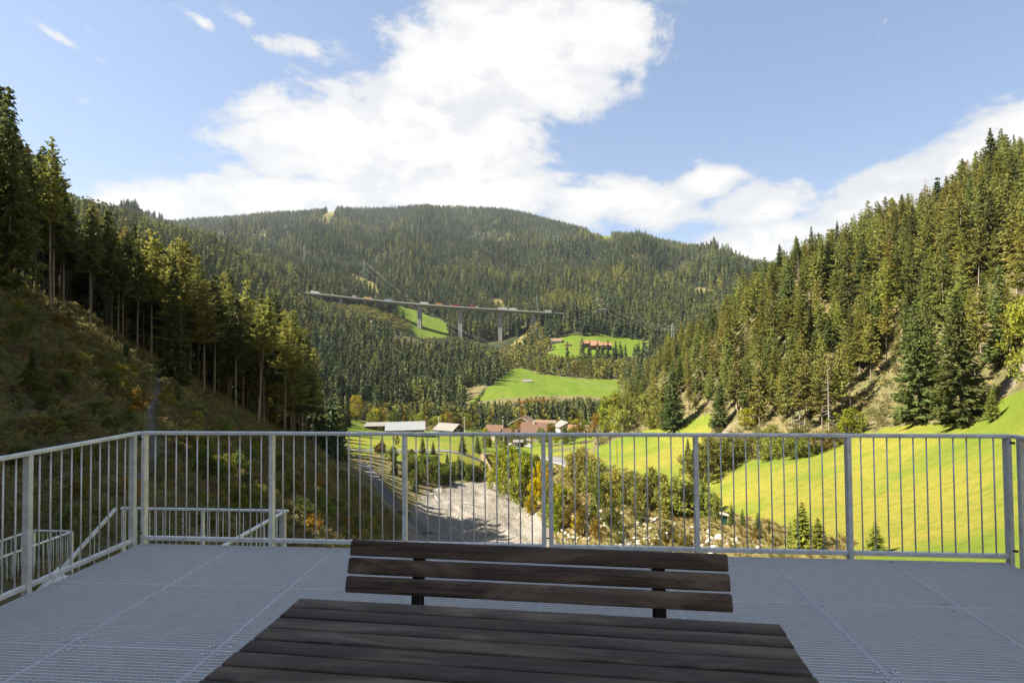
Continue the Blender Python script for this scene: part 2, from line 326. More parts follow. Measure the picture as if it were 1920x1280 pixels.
def zg(x, y):
    """ground height"""
    x = np.asarray(x, float); y = np.asarray(y, float); r_ = np.hypot(x, y); a_ = np.degrees(np.arctan2(x, y))
    fi = np.interp(a_, GA, np.arange(len(GA))); fj = np.interp(np.log(np.maximum(r_, 2.61)), np.log(GR), np.arange(len(GR)))
    i = np.clip(fi.astype(int), 0, len(GA)-2); j = np.clip(fj.astype(int), 0, len(GR)-2); p = fi-i; q = fj-j
    return (GZ[i, j]*(1-p)+GZ[i+1, j]*p)*(1-q)+(GZ[i, j+1]*(1-p)+GZ[i+1, j+1]*p)*q
def at_r(u, r_, v=700):
    a_ = math.radians(azel(u, v)[0]); x = math.sin(a_)*r_; y = math.cos(a_)*r_
    return np.array([x, y, float(zg(x, y))])
def hit(u, v, rmin=3.0, rmax=6000):
    """first ground point along the sight line"""
    d = ray(u, v); h_ = math.hypot(d[0], d[1]); rs = GR[(GR >= rmin) & (GR <= rmax)]
    X = d[0]/h_*rs; Y = d[1]/h_*rs; f = EYE + d[2]/h_*rs - zg(X, Y)
    below = np.where(f <= 0)[0]
    if len(below) == 0 or below[0] == 0: i = 0 if len(below) else int(np.argmin(np.abs(f))); return np.array([X[i], Y[i], float(zg(X[i], Y[i]))])
    i = below[0]; t = f[i-1]/(f[i-1]-f[i]); r_ = rs[i-1]+(rs[i]-rs[i-1])*t; x = d[0]/h_*r_; y = d[1]/h_*r_
    return np.array([x, y, float(zg(x, y))])

# ---- what covers the ground
POLY = {
 'meadow_near': [(1300,905),(1345,880),(1400,862),(1480,858),(1540,842),(1580,828),(1620,812),(1660,800),(1740,795),(1800,790),(1870,755),(1925,725),(2500,560),(2600,1400),(1640,1200),(1600,1022),(1500,1000),(1420,975),(1370,960),(1330,945),(1305,930)],
 'meadow_mid': [(1105,868),(1120,838),(1160,822),(1230,800),(1275,788),(1335,778),(1332,850),(1310,905),(1250,905),(1190,890)],
 'meadow_left': [(640,842),(655,775),(700,800),(760,812),(890,815),(905,838),(880,842),(740,843)],
 'meadow_center': [(880,755),(925,718),(965,686),(1010,700),(1080,709),(1165,712),(1165,748),(1100,742),(1010,742),(940,747)],
 'meadow_farm': [(1008,674),(1040,656),(1015,640),(1060,630),(1120,627),(1220,640),(1215,668),(1120,668),(1060,672)],
 'meadow_viaduct': [(738,570),(780,583),(838,603),(842,632),(785,634),(768,612),(745,592)],
 'creek': [(740,1060),(758,975),(792,928),(830,907),(935,900),(978,948),(1012,972),(1042,1003),(1052,1060)],
 'bank': [(1042,1080),(1040,1000),(990,940),(1005,880),(1040,862),(1075,885),(1140,905),(1220,937),(1300,960),(1370,962),(1480,990),(1590,1012),(1640,1080)],
}
RNG = {'meadow_near': (28, 172), 'meadow_mid': (150, 262), 'meadow_left': (226, 345), 'meadow_center': (430, 640), 'meadow_farm': (655, 805), 'meadow_viaduct': (800, 1040), 'creek': (60, 214), 'bank': (40, 205)}
CLEAR = [[(1106,428),(1140,430),(1148,450),(1135,462),(1122,447),(1100,440)], [(1180,478),(1212,474),(1210,492),(1190,490)], [(1288,545),(1310,538),(1350,548),(1345,560),(1300,556)],
         [(596,415),(620,392),(634,392),(622,418)], [(640,505),(700,530),(722,560),(708,562),(660,530)], [(512,502),(560,527),(590,548),(586,550),(540,524)], [(1330,470),(1356,466),(1352,476)], [(1160,520),(1220,524),(1218,528),(1160,524)],
         [(920,560),(940,560),(950,585),(925,585)], [(470,440),(500,436),(496,444)], [(950,655),(1010,600),(1012,612),(962,660)]]
def cover(x, y, z, u, v, jit=True):
    """class index per point: 0 slope, 1 meadow, 2 creek, 3 bank, 4 mountain"""
    r_ = np.hypot(x, y)
    if jit:
        s = np.clip(900/np.maximum(r_, 20), 1.2, 9)
        u = u + fbm(x/3.1+5, y/3.1, 3)*s*1.6; v = v + fbm(x/3.1, y/3.1+9, 3)*s*0.9
    c = np.zeros(np.shape(x), int); c[r_ > 780] = 4
    vg_ = (r_ > 216) & (r_ < 372) & (u > 640) & (u < 1112) & (fbm(x/14+3, y/14, 3) > -.12); c[vg_] = 1
    for po in CLEAR: c[pip(u, v, po) & (r_ > 560)] = 3
    c[pip(u, v, CLEAR[0]) & (r_ > 560)] = 1
    for nm, po in POLY.items():
        lo, hi = RNG[nm]; ins = pip(u, v, po) & (r_ > lo) & (r_ < hi)
        c[ins] = 1 if nm.startswith('meadow') else (2 if nm == 'creek' else 3)
    return c
# faces
ni, nj = GX.shape
idx = np.arange(ni*nj).reshape(ni, nj)
Q = np.stack([idx[:-1, :-1], idx[1:, :-1], idx[1:, 1:], idx[:-1, 1:]], -1).reshape(-1, 4)
fx = (GX[:-1, :-1]+GX[1:, 1:])/2; fy = (GY[:-1, :-1]+GY[1:, 1:])/2; fz = (GZ[:-1, :-1]+GZ[1:, 1:])/2
fu, fv = to_px(fx, fy, fz); FC = cover(fx, fy, fz, fu, fv).reshape(-1)
VALL = np.stack([GX, GY, GZ], -1).reshape(-1, 3)

def ground_mat(name, fn):
    m, k, p, out = new_mat(name); g = k.n('ShaderNodeNewGeometry').outputs['Position']; p.inputs['Roughness'].default_value = 0.95
    p.inputs['Specular IOR Level'].default_value = 0.1
    fn(k, p, g); return m
def f_slope(k, p, g):
    a = k.noise(g, 0.12, 6, .65); b = k.noise(g, 1.4, 6, .7); c = k.noise(g, 7.0, 4, .6)
    base = k.mix(k.ramp(a, .38, .62), (0.115, 0.118, 0.046), (0.18, 0.145, 0.066))
    base = k.mix(k.ramp(b, .42, .66), base, (0.072, 0.058, 0.034))
    base = k.mix(k.math('MULTIPLY', k.ramp(c, .5, .75), .6), base, (0.11, 0.095, 0.035))
    gz = k.n('ShaderNodeSeparateXYZ'); k.l(k.n('ShaderNodeNewGeometry').outputs['Normal'], gz.inputs[0])
    rocky = k.math('MULTIPLY', k.ramp(k.noise(g, 0.09, 5, .6), .56, .68), k.ramp(gz.outputs[2], .92, .74))
    base = k.mix(rocky, base, (0.22, 0.19, 0.15))
    k.l(base, p.inputs['Base Color']); bump(k, p, k.math('ADD', b, c), .8, .3)
def f_meadow(k, p, g):
    a = k.noise(g, 0.035, 5, .6); b = k.noise(g, 0.7, 6, .75); c = k.noise(g, 4.5, 4, .7)
    st = k.noise(k.mapping(g, (.25, .03, 0), (0, 0, .5)), 1.0, 3); lg = k.n('ShaderNodeSeparateXYZ'); k.l(g, lg.inputs[0])
    base = k.mix(k.ramp(a, .40, .60), (0.108, 0.150, 0.017), (0.205, 0.185, 0.030))
    base = k.mix(k.math('MULTIPLY', k.ramp(st, .40, .68), .16), base, (0.185, 0.19, 0.02))
    base = k.mix(k.math('MULTIPLY', k.ramp(b, .48, .62), .52), base, (0.070, 0.112, 0.012))
    base = k.mix(k.math('MULTIPLY', k.ramp(c, .50, .72), .42), base, (0.215, 0.195, 0.045))
    base = k.mix(k.math('MULTIPLY', k.ramp(lg.outputs[1], 160, 420), .8), base, (0.070, 0.115, 0.010)); k.l(base, p.inputs['Base Color']); bump(k, p, k.math('ADD', b, k.math('ADD', c, k.noise(g, 14, 3, .7))), .75, .22)
def f_creek(k, p, g):
    a = k.noise(k.mapping(g, (1, .35, 1)), 0.10, 5, .6, .8); b = k.noise(g, 1.2, 6, .75); vo = k.n('ShaderNodeTexVoronoi'); vo.inputs['Scale'].default_value = 2.2; k.l(g, vo.inputs['Vector'])
    base = k.mix(k.ramp(a, .4, .6), (0.27, 0.245, 0.21), (0.17, 0.15, 0.12))
    base = k.mix(k.ramp(b, .45, .7), base, (0.35, 0.33, 0.295))
    base = k.mix(k.math('MULTIPLY', k.ramp(vo.outputs[0], .25, .6), .5), base, (0.065, 0.06, 0.05))
    k.l(base, p.inputs['Base Color']); bump(k, p, k.math('ADD', b, k.math('MULTIPLY', vo.outputs[0], -.8)), .9, .35)
def f_bank(k, p, g):
    a = k.noise(g, 0.16, 5, .65); b = k.noise(g, 1.6, 6, .7); c = k.noise(g, 6.0, 4, .65)
    base = k.mix(k.ramp(a, .4, .6), (0.15, 0.12, 0.042), (0.105, 0.105, 0.032))
    base = k.mix(k.ramp(b, .46, .68), base, (0.19, 0.15, 0.06))
    base = k.mix(k.math('MULTIPLY', k.ramp(c, .55, .72), .7), base, (0.25, 0.23, 0.20))
    k.l(base, p.inputs['Base Color']); bump(k, p, k.math('ADD', b, c), .9, .3)
def f_mount(k, p, g):
    a = k.noise(g, 0.004, 6, .6); b = k.noise(g, 0.06, 6, .7)
    base = k.mix(k.ramp(a, .4, .6), (0.020, 0.026, 0.012), (0.038, 0.040, 0.016))
    base = k.mix(k.ramp(b, .5, .7), base, (0.05, 0.047, 0.02))
    k.l(base, p.inputs['Base Color']); bump(k, p, b, .8, 4)
GMAT = [ground_mat('slope_ground', f_slope), ground_mat('meadow_grass', f_meadow), ground_mat('creek_gravel', f_creek), ground_mat('dry_bank', f_bank), ground_mat('mountain_ground', f_mount)]
for ci, nm in enumerate(['ground', 'meadow', 'creek_bed', 'river_bank', 'mountain']):
    q = Q[FC == ci]; used = np.unique(q); remap = np.zeros(ni*nj, np.int64); remap[used] = np.arange(len(used))
    tag(link(bpy.data.objects.new(nm, np_mesh(nm, VALL[used], remap[q], [GMAT[ci]], smooth=True))), kind='structure')

# ---- draped strips: road, tracks, paths
def plain(name, col, rough=.8, spec=.3, metal=0.0, vary=.25, scale=1.0, bmp=.2):
    m, k, p, out = new_mat(name); g = k.n('ShaderNodeTexCoord').outputs['Object']
    n = k.noise(g, scale, 5, .65); c1 = tuple(q*(1-vary) for q in col); c2 = tuple(min(1, q*(1+vary)) for q in col)
    k.l(k.mix(k.ramp(n, .3, .7), c1, c2), p.inputs['Base Color']); p.inputs['Roughness'].default_value = rough; p.inputs['Metallic'].default_value = metal
    p.inputs['Specular IOR Level'].default_value = spec
    if bmp: bump(k, p, n, bmp, .05)
    return m
M_ASPH = plain('asphalt', (.13, .13, .133), .9, .2, scale=2, vary=.15)
M_GRAV = plain('track_gravel', (.10, .097, .095), .95, .2, scale=3, vary=.35, bmp=.8)
M_PATH = plain('trodden_path', (.085, .076, .064), .95, .2, scale=4, vary=.3, bmp=.8)
def catmull(P, n=10):
    P = [np.asarray(p, float) for p in P]; P = [2*P[0]-P[1]]+P+[2*P[-1]-P[-2]]; out = []
    for i in range(1, len(P)-2):
        for t in np.linspace(0, 1, n, endpoint=False):
            a, b, c, d = P[i-1:i+3]; out.append(.5*((2*b)+(-a+c)*t+(2*a-5*b+4*c-d)*t*t+(-a+3*b-3*c+d)*t**3))
    return out+[P[-2]]
def strip(name, pts, w, mat, lift=.12, n=10):
    P = catmull([np.array([p[0], p[1], 0]) for p in pts], n); V = []; F = []; K = 5
    for i, p in enumerate(P):
        d = P[min(i+1, len(P)-1)]-P[max(i-1, 0)]; d /= np.linalg.norm(d); s = np.array([d[1], -d[0], 0])
        cx, cyy = p[0], p[1]; zc = float(zg(cx, cyy))
        ww = w*(1+.12*math.sin(i*1.7))
        for q in range(K):
            e = (q/(K-1)-.5)*ww; x, y = cx+s[0]*e, cyy+s[1]*e; V.append((x, y, max(float(zg(x, y)), zc-.3)*.6+zc*.4+lift))
    for i in range(len(P)-1):
        for q in range(K-1): F.append((i*K+q, i*K+q+1, (i+1)*K+q+1, (i+1)*K+q))
    return tag(link(bpy.data.objects.new(name, np_mesh(name, np.array(V), np.array(F), [mat], smooth=True))), kind='structure')
strip('road', [at_r(560,233), at_r(620,234), at_r(680,236), at_r(740,238), at_r(820,241), at_r(880,243), at_r(905,243)], 5.0, M_ASPH, .25)
strip('road', [at_r(968,246), at_r(1000,245), at_r(1022,236), at_r(1040,222), at_r(1056,203), at_r(1075,190), at_r(1100,180)], 4.4, M_ASPH, .25)
strip('road', [at_r(610,330), at_r(622,290), at_r(634,262), at_r(642,245), at_r(648,238)], 3.6, M_ASPH, .2)
strip('gravel_track', [hit(676,868,100), hit(690,885,80), hit(702,905,80), hit(718,930,80), hit(740,952,80), hit(765,975,80), hit(800,1000,80)], 4.2, M_GRAV, .2)
strip('path', [hit(294,700,60,110), hit(296,722,50,100), hit(291,745,45), hit(281,768,30), hit(280,790,30), hit(284,815,25), hit(288,840,20), hit(280,870,15), hit(262,900,12)], .6, M_PATH, .05)
strip('farm_track', [at_r(1000,835), at_r(990,800), at_r(975,770), at_r(955,745)], 5, M_GRAV, .6)
#PART3
# ------------------------------------------------------------------ viewing platform
def galv(name, base, rough=.5, var=.24):
    m, k, p, out = new_mat(name); g = k.n('ShaderNodeNewGeometry').outputs['Position']
    vo = k.n('ShaderNodeTexVoronoi'); vo.inputs['Scale'].default_value = 130; k.l(g, vo.inputs['Vector'])
    n = k.noise(g, 9, 6, .7); n2 = k.noise(g, 45, 4, .7)
    f = k.math('ADD', k.math('MULTIPLY', vo.outputs[1], .0), k.math('ADD', k.math('MULTIPLY', n, .6), k.math('MULTIPLY', n2, .4)))
    k.l(k.mix(k.ramp(f, .35, .65), tuple(q*(1-var) for q in base), tuple(q*(1+var*.7) for q in base)), p.inputs['Base Color'])
    p.inputs['Metallic'].default_value = .2; k.l(k.ramp(n2, .3, .7, rough-.1, rough+.15), p.inputs['Roughness']); bump(k, p, n2, .12, .01)
    return m
M_GALV = galv('galvanised_steel', (.68, .69, .68), .48); M_GRATE = galv('grating_steel', (.67, .675, .68), .5, .05); M_BOLT = galv('clip_steel', (.62, .63, .64), .35)
M_DARK = plain('dark_steel', (.018, .018, .02), .5, .4, scale=20)
FD, FX0, BAY, GAP = 5.2815, -4.1666, 1.3278, 0.0668
XL, XR = FX0-.055, FX0+6*BAY+GAP+.05
RT_, RB = 1.10, .064
def rail_profile(w, h, c=.006): return [(-w/2+c,-h/2),(w/2-c,-h/2),(w/2,-h/2+c),(w/2,h/2-c),(w/2-c,h/2),(-w/2+c,h/2),(-w/2,h/2-c),(-w/2,-h/2+c)]
def railing(label, a, b, posts, nb, zt=RT_, zb=RB, zpost=-.16, base=0.0, ends=(0, 0), name='railing', group='galvanised railings of the viewing platform', brac=True):
    """straight level railing from a to b (xy); posts at given distances along it, nb balusters between neighbours"""
    a = np.array([*a, base]); b = np.array([*b, base]); L = np.linalg.norm(b-a); d = (b-a)/L
    root = empty(name, a, 0, label, 'railing', group); ang = math.atan2(d[1], d[0])
    loc = lambda s, z: np.array([0, 0, 0])+d*s+np.array([0, 0, z])
    m = MB(); m.sweep([loc(-ends[0], zt-.016), loc(L+ends[1], zt-.016)], rail_profile(.058, .032)); m.build('top_rail', M_GALV, root)
    for s0, s1 in zip(posts[:-1], posts[1:]):
        m = MB(); m.sweep([loc(s0+.02, zb-.0195), loc(s1-.02, zb-.0195)], rail_profile(.034, .039, .004)); m.build('bottom_rail', M_GALV, root)
    for s in posts:
        m = MB(); m.sweep([loc(s, zpost), loc(s, zt-.0325)], rail_profile(.040, .060, .004), up=np.array([-d[1], d[0], 0])); m.build('post', M_GALV, root)
    m = MB(); m.tube([(0, 0, zb-.005), (0, 0, zt-.030)], .0062, 8, up=(1, 0, 0)); bme = m.mesh('baluster', M_GALV, True)
    for s0, s1 in zip(posts[:-1], posts[1:]):
        for i in range(nb):
            o = link(bpy.data.objects.new('baluster', bme), root); o.location = tuple(loc(s0+(s1-s0)*(i+1)/(nb+1), 0))
    return root
r1 = railing('front railing left of the double post, two bays in front of the shaded slope', (FX0, FD), (FX0+3*BAY, FD), [0, BAY, 2*BAY, 3*BAY], 11, ends=(.03, .03))
r2 = railing('front railing right of the double post, seen against the sunny meadow', (FX0+3*BAY+GAP, FD), (FX0+6*BAY+GAP, FD), [0, BAY, 2*BAY, 3*BAY], 11, ends=(.03, .03))
lp = [.06, .06+1.09, .06+2.18, .06+3.27, .06+4.36, .06+5.45]
r3 = railing('left side railing running back from the front corner beside the stairs', (XL, FD-.03), (XL, FD-5.6), lp, 10, ends=(.02, 0))
r4 = railing('right side railing running back from the right front corner above the meadow', (XR, FD-.03), (XR, FD-5.6), lp, 10, ends=(.02, 0))
# bolts joining the double post and the corner posts
for root, x0, y0 in ((r2, -GAP/2, 0),):
    for z in (.12, 1.02):
        m = MB(); m.tube([(x0-GAP/2+.018, y0, z), (x0+GAP/2-.018, y0, z)], .007, 8, up=(0, 0, 1)); m.build('bolt', M_DARK, root)
for z in (.10, 1.03):
    m = MB(); m.tube([(3*BAY, -.02, z), (3*BAY+.035, -.045, z)], .011, 8); m.build('bolt', M_DARK, r2)
    m = MB(); m.tube([(-.03, -.03, z), (-.005, -.03, z)], .010, 8); m.build('bolt', M_DARK, r1)

plat = empty('viewing_platform', (0, 2.4, 0), 0, 'raised viewing deck of grey galvanised steel grating panels under the table', 'platform')
SX = [-4.18+i for i in range(9)]; SY = [5.25-.94*i for i in range(8)]
def grating_mesh(w, d):
    V = []; F = []
    def bx(x0, x1, y0, y1, z0, z1):
        b = len(V); V.extend([(x0,y0,z0),(x1,y0,z0),(x1,y1,z0),(x0,y1,z0),(x0,y0,z1),(x1,y0,z1),(x1,y1,z1),(x0,y1,z1)])
        F.extend([(b,b+3,b+2,b+1),(b+4,b+5,b+6,b+7),(b,b+1,b+5,b+4),(b+1,b+2,b+6,b+5),(b+2,b+3,b+7,b+6),(b+3,b,b+4,b+7)])
    t = .0045
    for x0 in (-w/2, w/2-t): bx(x0, x0+t, -d/2, d/2, -.031, 0)
    for y0 in (-d/2, d/2-t): bx(-w/2+t, w/2-t, y0, y0+t, -.031, .0008)
    ny = 30; nx = 52
    for i in range(1, ny): y = -d/2+d*i/ny; bx(-w/2+t, w/2-t, y-.0023, y+.0023, -.028, -.0005)
    for i in range(1, nx): x = -w/2+w*i/nx; bx(x-.0010, x+.0010, -d/2+t, d/2-t, -.030, -.0075)
    return np_mesh('grating_panel', np.array(V), np.array(F), [M_GRATE])
GW, GD = .992, .934
gme = grating_mesh(GW, GD); gme2 = grating_mesh(SX[8]-SX[7]-.008+.0, GD)
m = MB(); m.box((0, 0, .003), (.030, .022, .006)); m.cone([(0, 0, .004), (0, 0, .011)], [.009, .007], 8); clip_me = m.mesh('clip', M_BOLT)
nclip = 0
for i in range(8):
    for j in range(7):
        px, py = (SX[i]+SX[i+1])/2, (SY[j]+SY[j+1])/2
        o = link(bpy.data.objects.new('grating_panel', gme), plat); o.location = (px, py-2.4, rng.normal(0, .0006))
        u, v = to_px(px, py, 0)
        if -80 < u < 2000 and v < 1400 and nclip < 96:
            for sx_, sy_ in ((-1, -1), (1, -1), (1, 1), (-1, 1)):
                c = link(bpy.data.objects.new('clip', clip_me), o); c.location = (sx_*(GW/2-.055)+rng.normal(0, .012), sy_*(GD/2-.045), 0); c.rotation_euler = (0, 0, rng.normal(0, .3)); nclip += 1
for i in range(9):   # beams under the panel joints
    m = MB(); m.box((SX[i], 1.96-2.4, -.125), (.09, 6.6, .18)); m.build('beam', M_GALV, plat)
m = MB(); m.box((-.18, FD-.035-2.4, -.125), (8.1, .03, .18)); m.build('edge_beam', M_GALV, plat)
for j in range(1, 8):
    m = MB(); m.box((-.18, SY[j]-2.4, -.29), (8.1, .12, .14)); m.build('cross_beam', M_GALV, plat)
for x, y in ((-3.9, 4.8), (3.5, 4.8), (-.2, 4.8), (-3.9, -.8), (3.5, -.8), (-.2, -.8)):
    zz = float(zg(x, y)) if math.hypot(x, y) > 3 else -9
    m = MB(); m.box((x, y-2.4, (-.36+zz-1)/2), (.22, .22, -.36-zz+1)); m.build('column', M_GALV, plat)

# ---- weathered wood
def wood(name, c_dark, c_mid, c_light, seed):
    m, k, p, out = new_mat(name); tcn = k.n('ShaderNodeTexCoord').outputs['Object']
    oi = k.n('ShaderNodeObjectInfo'); off = k.n('ShaderNodeCombineXYZ'); k.l(k.math('MULTIPLY', oi.outputs['Random'], 40), off.inputs[1]); k.l(k.math('MULTIPLY', oi.outputs['Random'], 17), off.inputs[0])
    va = k.n('ShaderNodeVectorMath', operation='ADD'); k.l(tcn, va.inputs[0]); k.l(off.outputs[0], va.inputs[1]); v = va.outputs[0]
    gr = k.noise(k.mapping(v, (2.2, 52, 52)), 1.0, 6, .75, .8); big = k.noise(k.mapping(v, (1.3, 7, 7)), 1.0, 5, .65, .8); fine = k.noise(k.mapping(v, (12, 300, 300)), 1.0, 3, .6)
    sc = k.noise(k.mapping(v, (6, 40, 40)), 1.0, 5, .75)
    base = k.mix(k.ramp(gr, .38, .62), c_dark, c_mid)
    base = k.mix(k.math('MULTIPLY', k.ramp(big, .42, .68), .75), base, c_light)
    base = k.mix(k.math('MULTIPLY', k.ramp(k.math('MULTIPLY', sc, fine), .33, .42), .75), base, (.17, .145, .12))
    hv = k.n('ShaderNodeHueSaturation'); k.l(base, hv.inputs['Color']); k.l(k.ramp(oi.outputs['Random'], 0, 1, .75, 1.3), hv.inputs['Value'])
    k.l(hv.outputs[0], p.inputs['Base Color']); k.l(k.ramp(gr, .3, .7, .5, .8), p.inputs['Roughness']); p.inputs['Specular IOR Level'].default_value = .35
    bump(k, p, k.math('ADD', gr, k.math('MULTIPLY', fine, .5)), .35, .004); return m
M_WOOD = wood('weathered_wood', (.015, .0105, .0075), (.058, .040, .027), (.150, .108, .078), 1)
M_WOODB = wood('bench_wood', (.026, .0170, .0115), (.098, .065, .045), (.20, .145, .105), 2)
def slat(name, a, b, w, h, mat, parent, c=.007, up=(0, 0, 1), jitter=0.0):
    """rounded board from a to b; local X runs along the grain"""
    a = np.asarray(a, float); b = np.asarray(b, float); L = np.linalg.norm(b-a); d = (b-a)/L; u0 = np.asarray(up, float); s = np.cross(u0, d); s /= np.linalg.norm(s); u1 = np.cross(d, s)
    prof = []
    for q, (cx, cyy) in enumerate(((w/2-c, h/2-c), (-w/2+c, h/2-c), (-w/2+c, -h/2+c), (w/2-c, -h/2+c))):
        for t in (0, 45, 90): an = R(q*90+t); prof.append((cx+c*math.cos(an), cyy+c*math.sin(an)))
    n = len(prof); e = .006; xs = [(-L/2, .9), (-L/2+e, 1), (-L/4, 1), (0, 1), (L/4, 1), (L/2-e, 1), (L/2, .9)]
    V = []; F = []
    for x, sc in xs:
        sh = c*(1-sc)*5
        for y, z in prof: V.append((x, y-math.copysign(min(abs(y), .004 if sc < 1 else 0), y), z-math.copysign(min(abs(z), .004 if sc < 1 else 0), z)))
    for i in range(len(xs)-1):
        for j in range(n): F.append((i*n+j, (i+1)*n+j, (i+1)*n+(j+1) % n, i*n+(j+1) % n))
    F.append(tuple(range(n))); F.append(tuple((len(xs)-1)*n+j for j in range(n-1, -1, -1)))
    me = bpy.data.meshes.new(name); me.from_pydata(V, [], F); me.materials.append(mat)
    for pl in me.polygons: pl.use_smooth = len(pl.vertices) == 4
    me.update(); o = link(bpy.data.objects.new(name, me), parent)
    ctr = (a+b)/2; o.matrix_local = Matrix(((d[0], s[0], u1[0], ctr[0]), (d[1], s[1], u1[1], ctr[1]), (d[2], s[2], u1[2], ctr[2]), (0, 0, 0, 1)))
    return o
# table: far edge at y 2.44 (left) .. 2.36 (right), turned by about three degrees
TA = -R(2.9)
tbl = empty('picnic_table', (-.19, 2.0, 0), TA, 'dark weathered slatted wooden table in the foreground on the steel deck', 'table')
TW, TTOP = 2.055, .74
for i in range(9):
    y = .375-.092*i
    slat('slat', (-TW/2+.004*math.sin(i*7), y, TTOP-.02+.0015*math.sin(i*3)), (TW/2+.004*math.cos(i*5), y, TTOP-.02+.0015*math.cos(i*4)), .0845, .040, M_WOOD, tbl, .006)
for sx_ in (-.68, .68):
    m = MB(); m.box((sx_, 0, TTOP-.062), (.06, .76, .04)); m.build('crossbar', M_DARK, tbl)
    m = MB(); m.box((sx_, 0, (TTOP-.082)/2+.003), (.06, .10, TTOP-.088)); m.build('leg', M_DARK, tbl)
    m = MB(); m.box((sx_, 0, .006), (.10, .62, .010)); m.build('foot', M_DARK, tbl)
# bench behind it, facing the table
bn = empty('bench', (-.18, 2.72, 0), TA, 'dark wooden bench with a three board backrest behind the table', 'bench')
BW = 1.955
LEAN = np.array([0, math.sin(R(17)), math.cos(R(17))])
for i, nm in enumerate(('backrest_slat',)*3):
    c = np.array([0, .125, .585])+LEAN*(.0445+.0905*i)
    slat(nm, c-np.array([BW/2-.002*i, 0, 0]), c+np.array([BW/2-.003*i, 0, 0]), .080, .034, M_WOODB, bn, .009, up=np.array([0, -LEAN[2], LEAN[1]]))
for i in range(4):
    y = -.28+.094*i
    slat('seat_slat', (-BW/2, y, .43), (BW/2, y, .43), .084, .036, M_WOOD, bn, .008)
for sx_ in (-.60, .64):
    m = MB(); p0 = np.array([sx_, .150, .45]); p1 = np.array([sx_, .133, .56])+LEAN*.0
    m.bar((sx_, .155, .40), np.array([sx_, .148, .585])+LEAN*.25, .066, .012, up=(0, 1, 0)); m.bar((sx_, .160, .30), (sx_, .160, .60), .045, .03, up=(0, 1, 0)); m.build('backrest_support', M_DARK, bn)
    m = MB(); m.box((sx_, -.06, .400), (.06, .42, .022)); m.build('seat_bracket', M_DARK, bn)
    m = MB(); m.box((sx_, .02, .2), (.07, .09, .378)); m.build('leg', M_DARK, bn)
    m = MB(); m.box((sx_, 0, .006), (.10, .45, .010)); m.build('foot', M_DARK, bn)

# ---- stairs at the left, below the deck
SG = 'railings of the steel stairs below the deck'
LZ = -1.65
st = empty('stair_landing', (-5.8, 7.1, LZ), 0, 'lower steel landing beyond the left front corner of the deck', 'landing')
for i in range(3):
    for j in range(3):
        o = link(bpy.data.objects.new('grating_panel', gme), st); o.location = (-.95+i*1.0, 1.05-j*.94, 0)
m = MB(); m.box((.05, 1.56, -.11), (2.95, .05, .16)); m.box((1.5, .2, -.11), (.05, 2.75, .16)); m.box((-1.45, .2, -.11), (.05, 2.75, .16)); m.build('edge_beam', M_GALV, st)
for x, y in ((-1.3, 1.4), (1.3, 1.4), (-1.3, -1), (1.3, -1)):
    zz = float(zg(-5.8+x, 7.1+y))-LZ-1
    m = MB(); m.box((x, y, (zz-.19)/2), (.14, .14, -zz-.19)); m.build('column', M_GALV, st)
railing('short lower railing parallel to the front, seen behind the left bay', (-7.25, 8.7), (-4.45, 8.7), [.02, 1.4, 2.78], 11, base=LZ, zt=1.03, group=SG, ends=(.02, .05))
railing('lower railing at right of the landing, running back under the deck', (-4.45, 8.64), (-4.45, 5.6), [.0, 1.5, 3.0], 12, base=LZ, zt=1.03, group=SG, ends=(.02, 0))
def flight(label, p0, p1, w, side, n):
    """stair flight from p0 down to p1 (centre of left stringer), steps to the given side vector"""
    p0 = np.asarray(p0, float); p1 = np.asarray(p1, float); d = p1-p0; root = empty('stair_flight', p0, 0, label, 'stairs', 'flights of the steel stairs'); sd_ = np.asarray(side, float)
    for e in (0, w):
        m = MB(); m.bar(sd_*e, d+sd_*e, .02, .22); m.build('stringer', M_GALV, root)
        if e: continue
        m = MB(); m.bar(sd_*e+np.array([0, 0, 1.03]), d+sd_*e+np.array([0, 0, 1.03]), .05, .035); m.build('handrail', M_GALV, root)
        for i in range(n):
            q = d*(i+.5)/n+sd_*e; m = MB(); m.tube([q+np.array([0, 0, .05]), q+np.array([0, 0, 1.01])], .0065, 6, up=(1, 0, 0)); m.build('baluster', M_GALV, root)
    for i in range(n):
        c = d*(i+.5)/n+sd_*w/2; m = MB(); m.box(c, (w*abs(sd_[0])+.27*abs(sd_[1]), .27*abs(sd_[0])+w*abs(sd_[1]), .03)); m.build('tread', M_GRATE, root)
    return root
a1 = at_x(133, 1024, -7.3)
flight('dark stair flight descending to the left of the lower landing', (-7.3, 8.62, LZ), (-7.3, 6.1, LZ-1.55), .95, (-1, 0, 0), 9)
LB = -2.95
lb = empty('stair_landing', (-9.4, 8.0, LB), 0, 'lowest steel landing at the far left beside the shrubs', 'landing')
for i in range(2):
    for j in range(4):
        o = link(bpy.data.objects.new('grating_panel', gme), lb); o.location = (-.5+i*1.0, 1.2-j*.94, 0)
m = MB(); m.box((0, 1.7, -.11), (2.0, .05, .16)); m.box((1.02, -.1, -.11), (.05, 3.7, .16)); m.box((-1.02, -.1, -.11), (.05, 3.7, .16)); m.build('edge_beam', M_GALV, lb)
e1 = at_z(134.5, 995, LB+1.1); e2 = at_z(8, 1038, LB+1.1)
railing('railing of the lowest landing, its pale end post beside the shrubs', (e1[0], e1[1]), (e1[0]+.02, e1[1]-4.2), [0, 1.3, 2.6, 3.9], 11, base=LB, zt=1.1, group=SG)
railing('short end railing across the lowest landing', (e1[0]-.9, e1[1]+.02), (e1[0]-.04, e1[1]+.02), [0, .84], 7, base=LB, zt=1.1, group=SG)
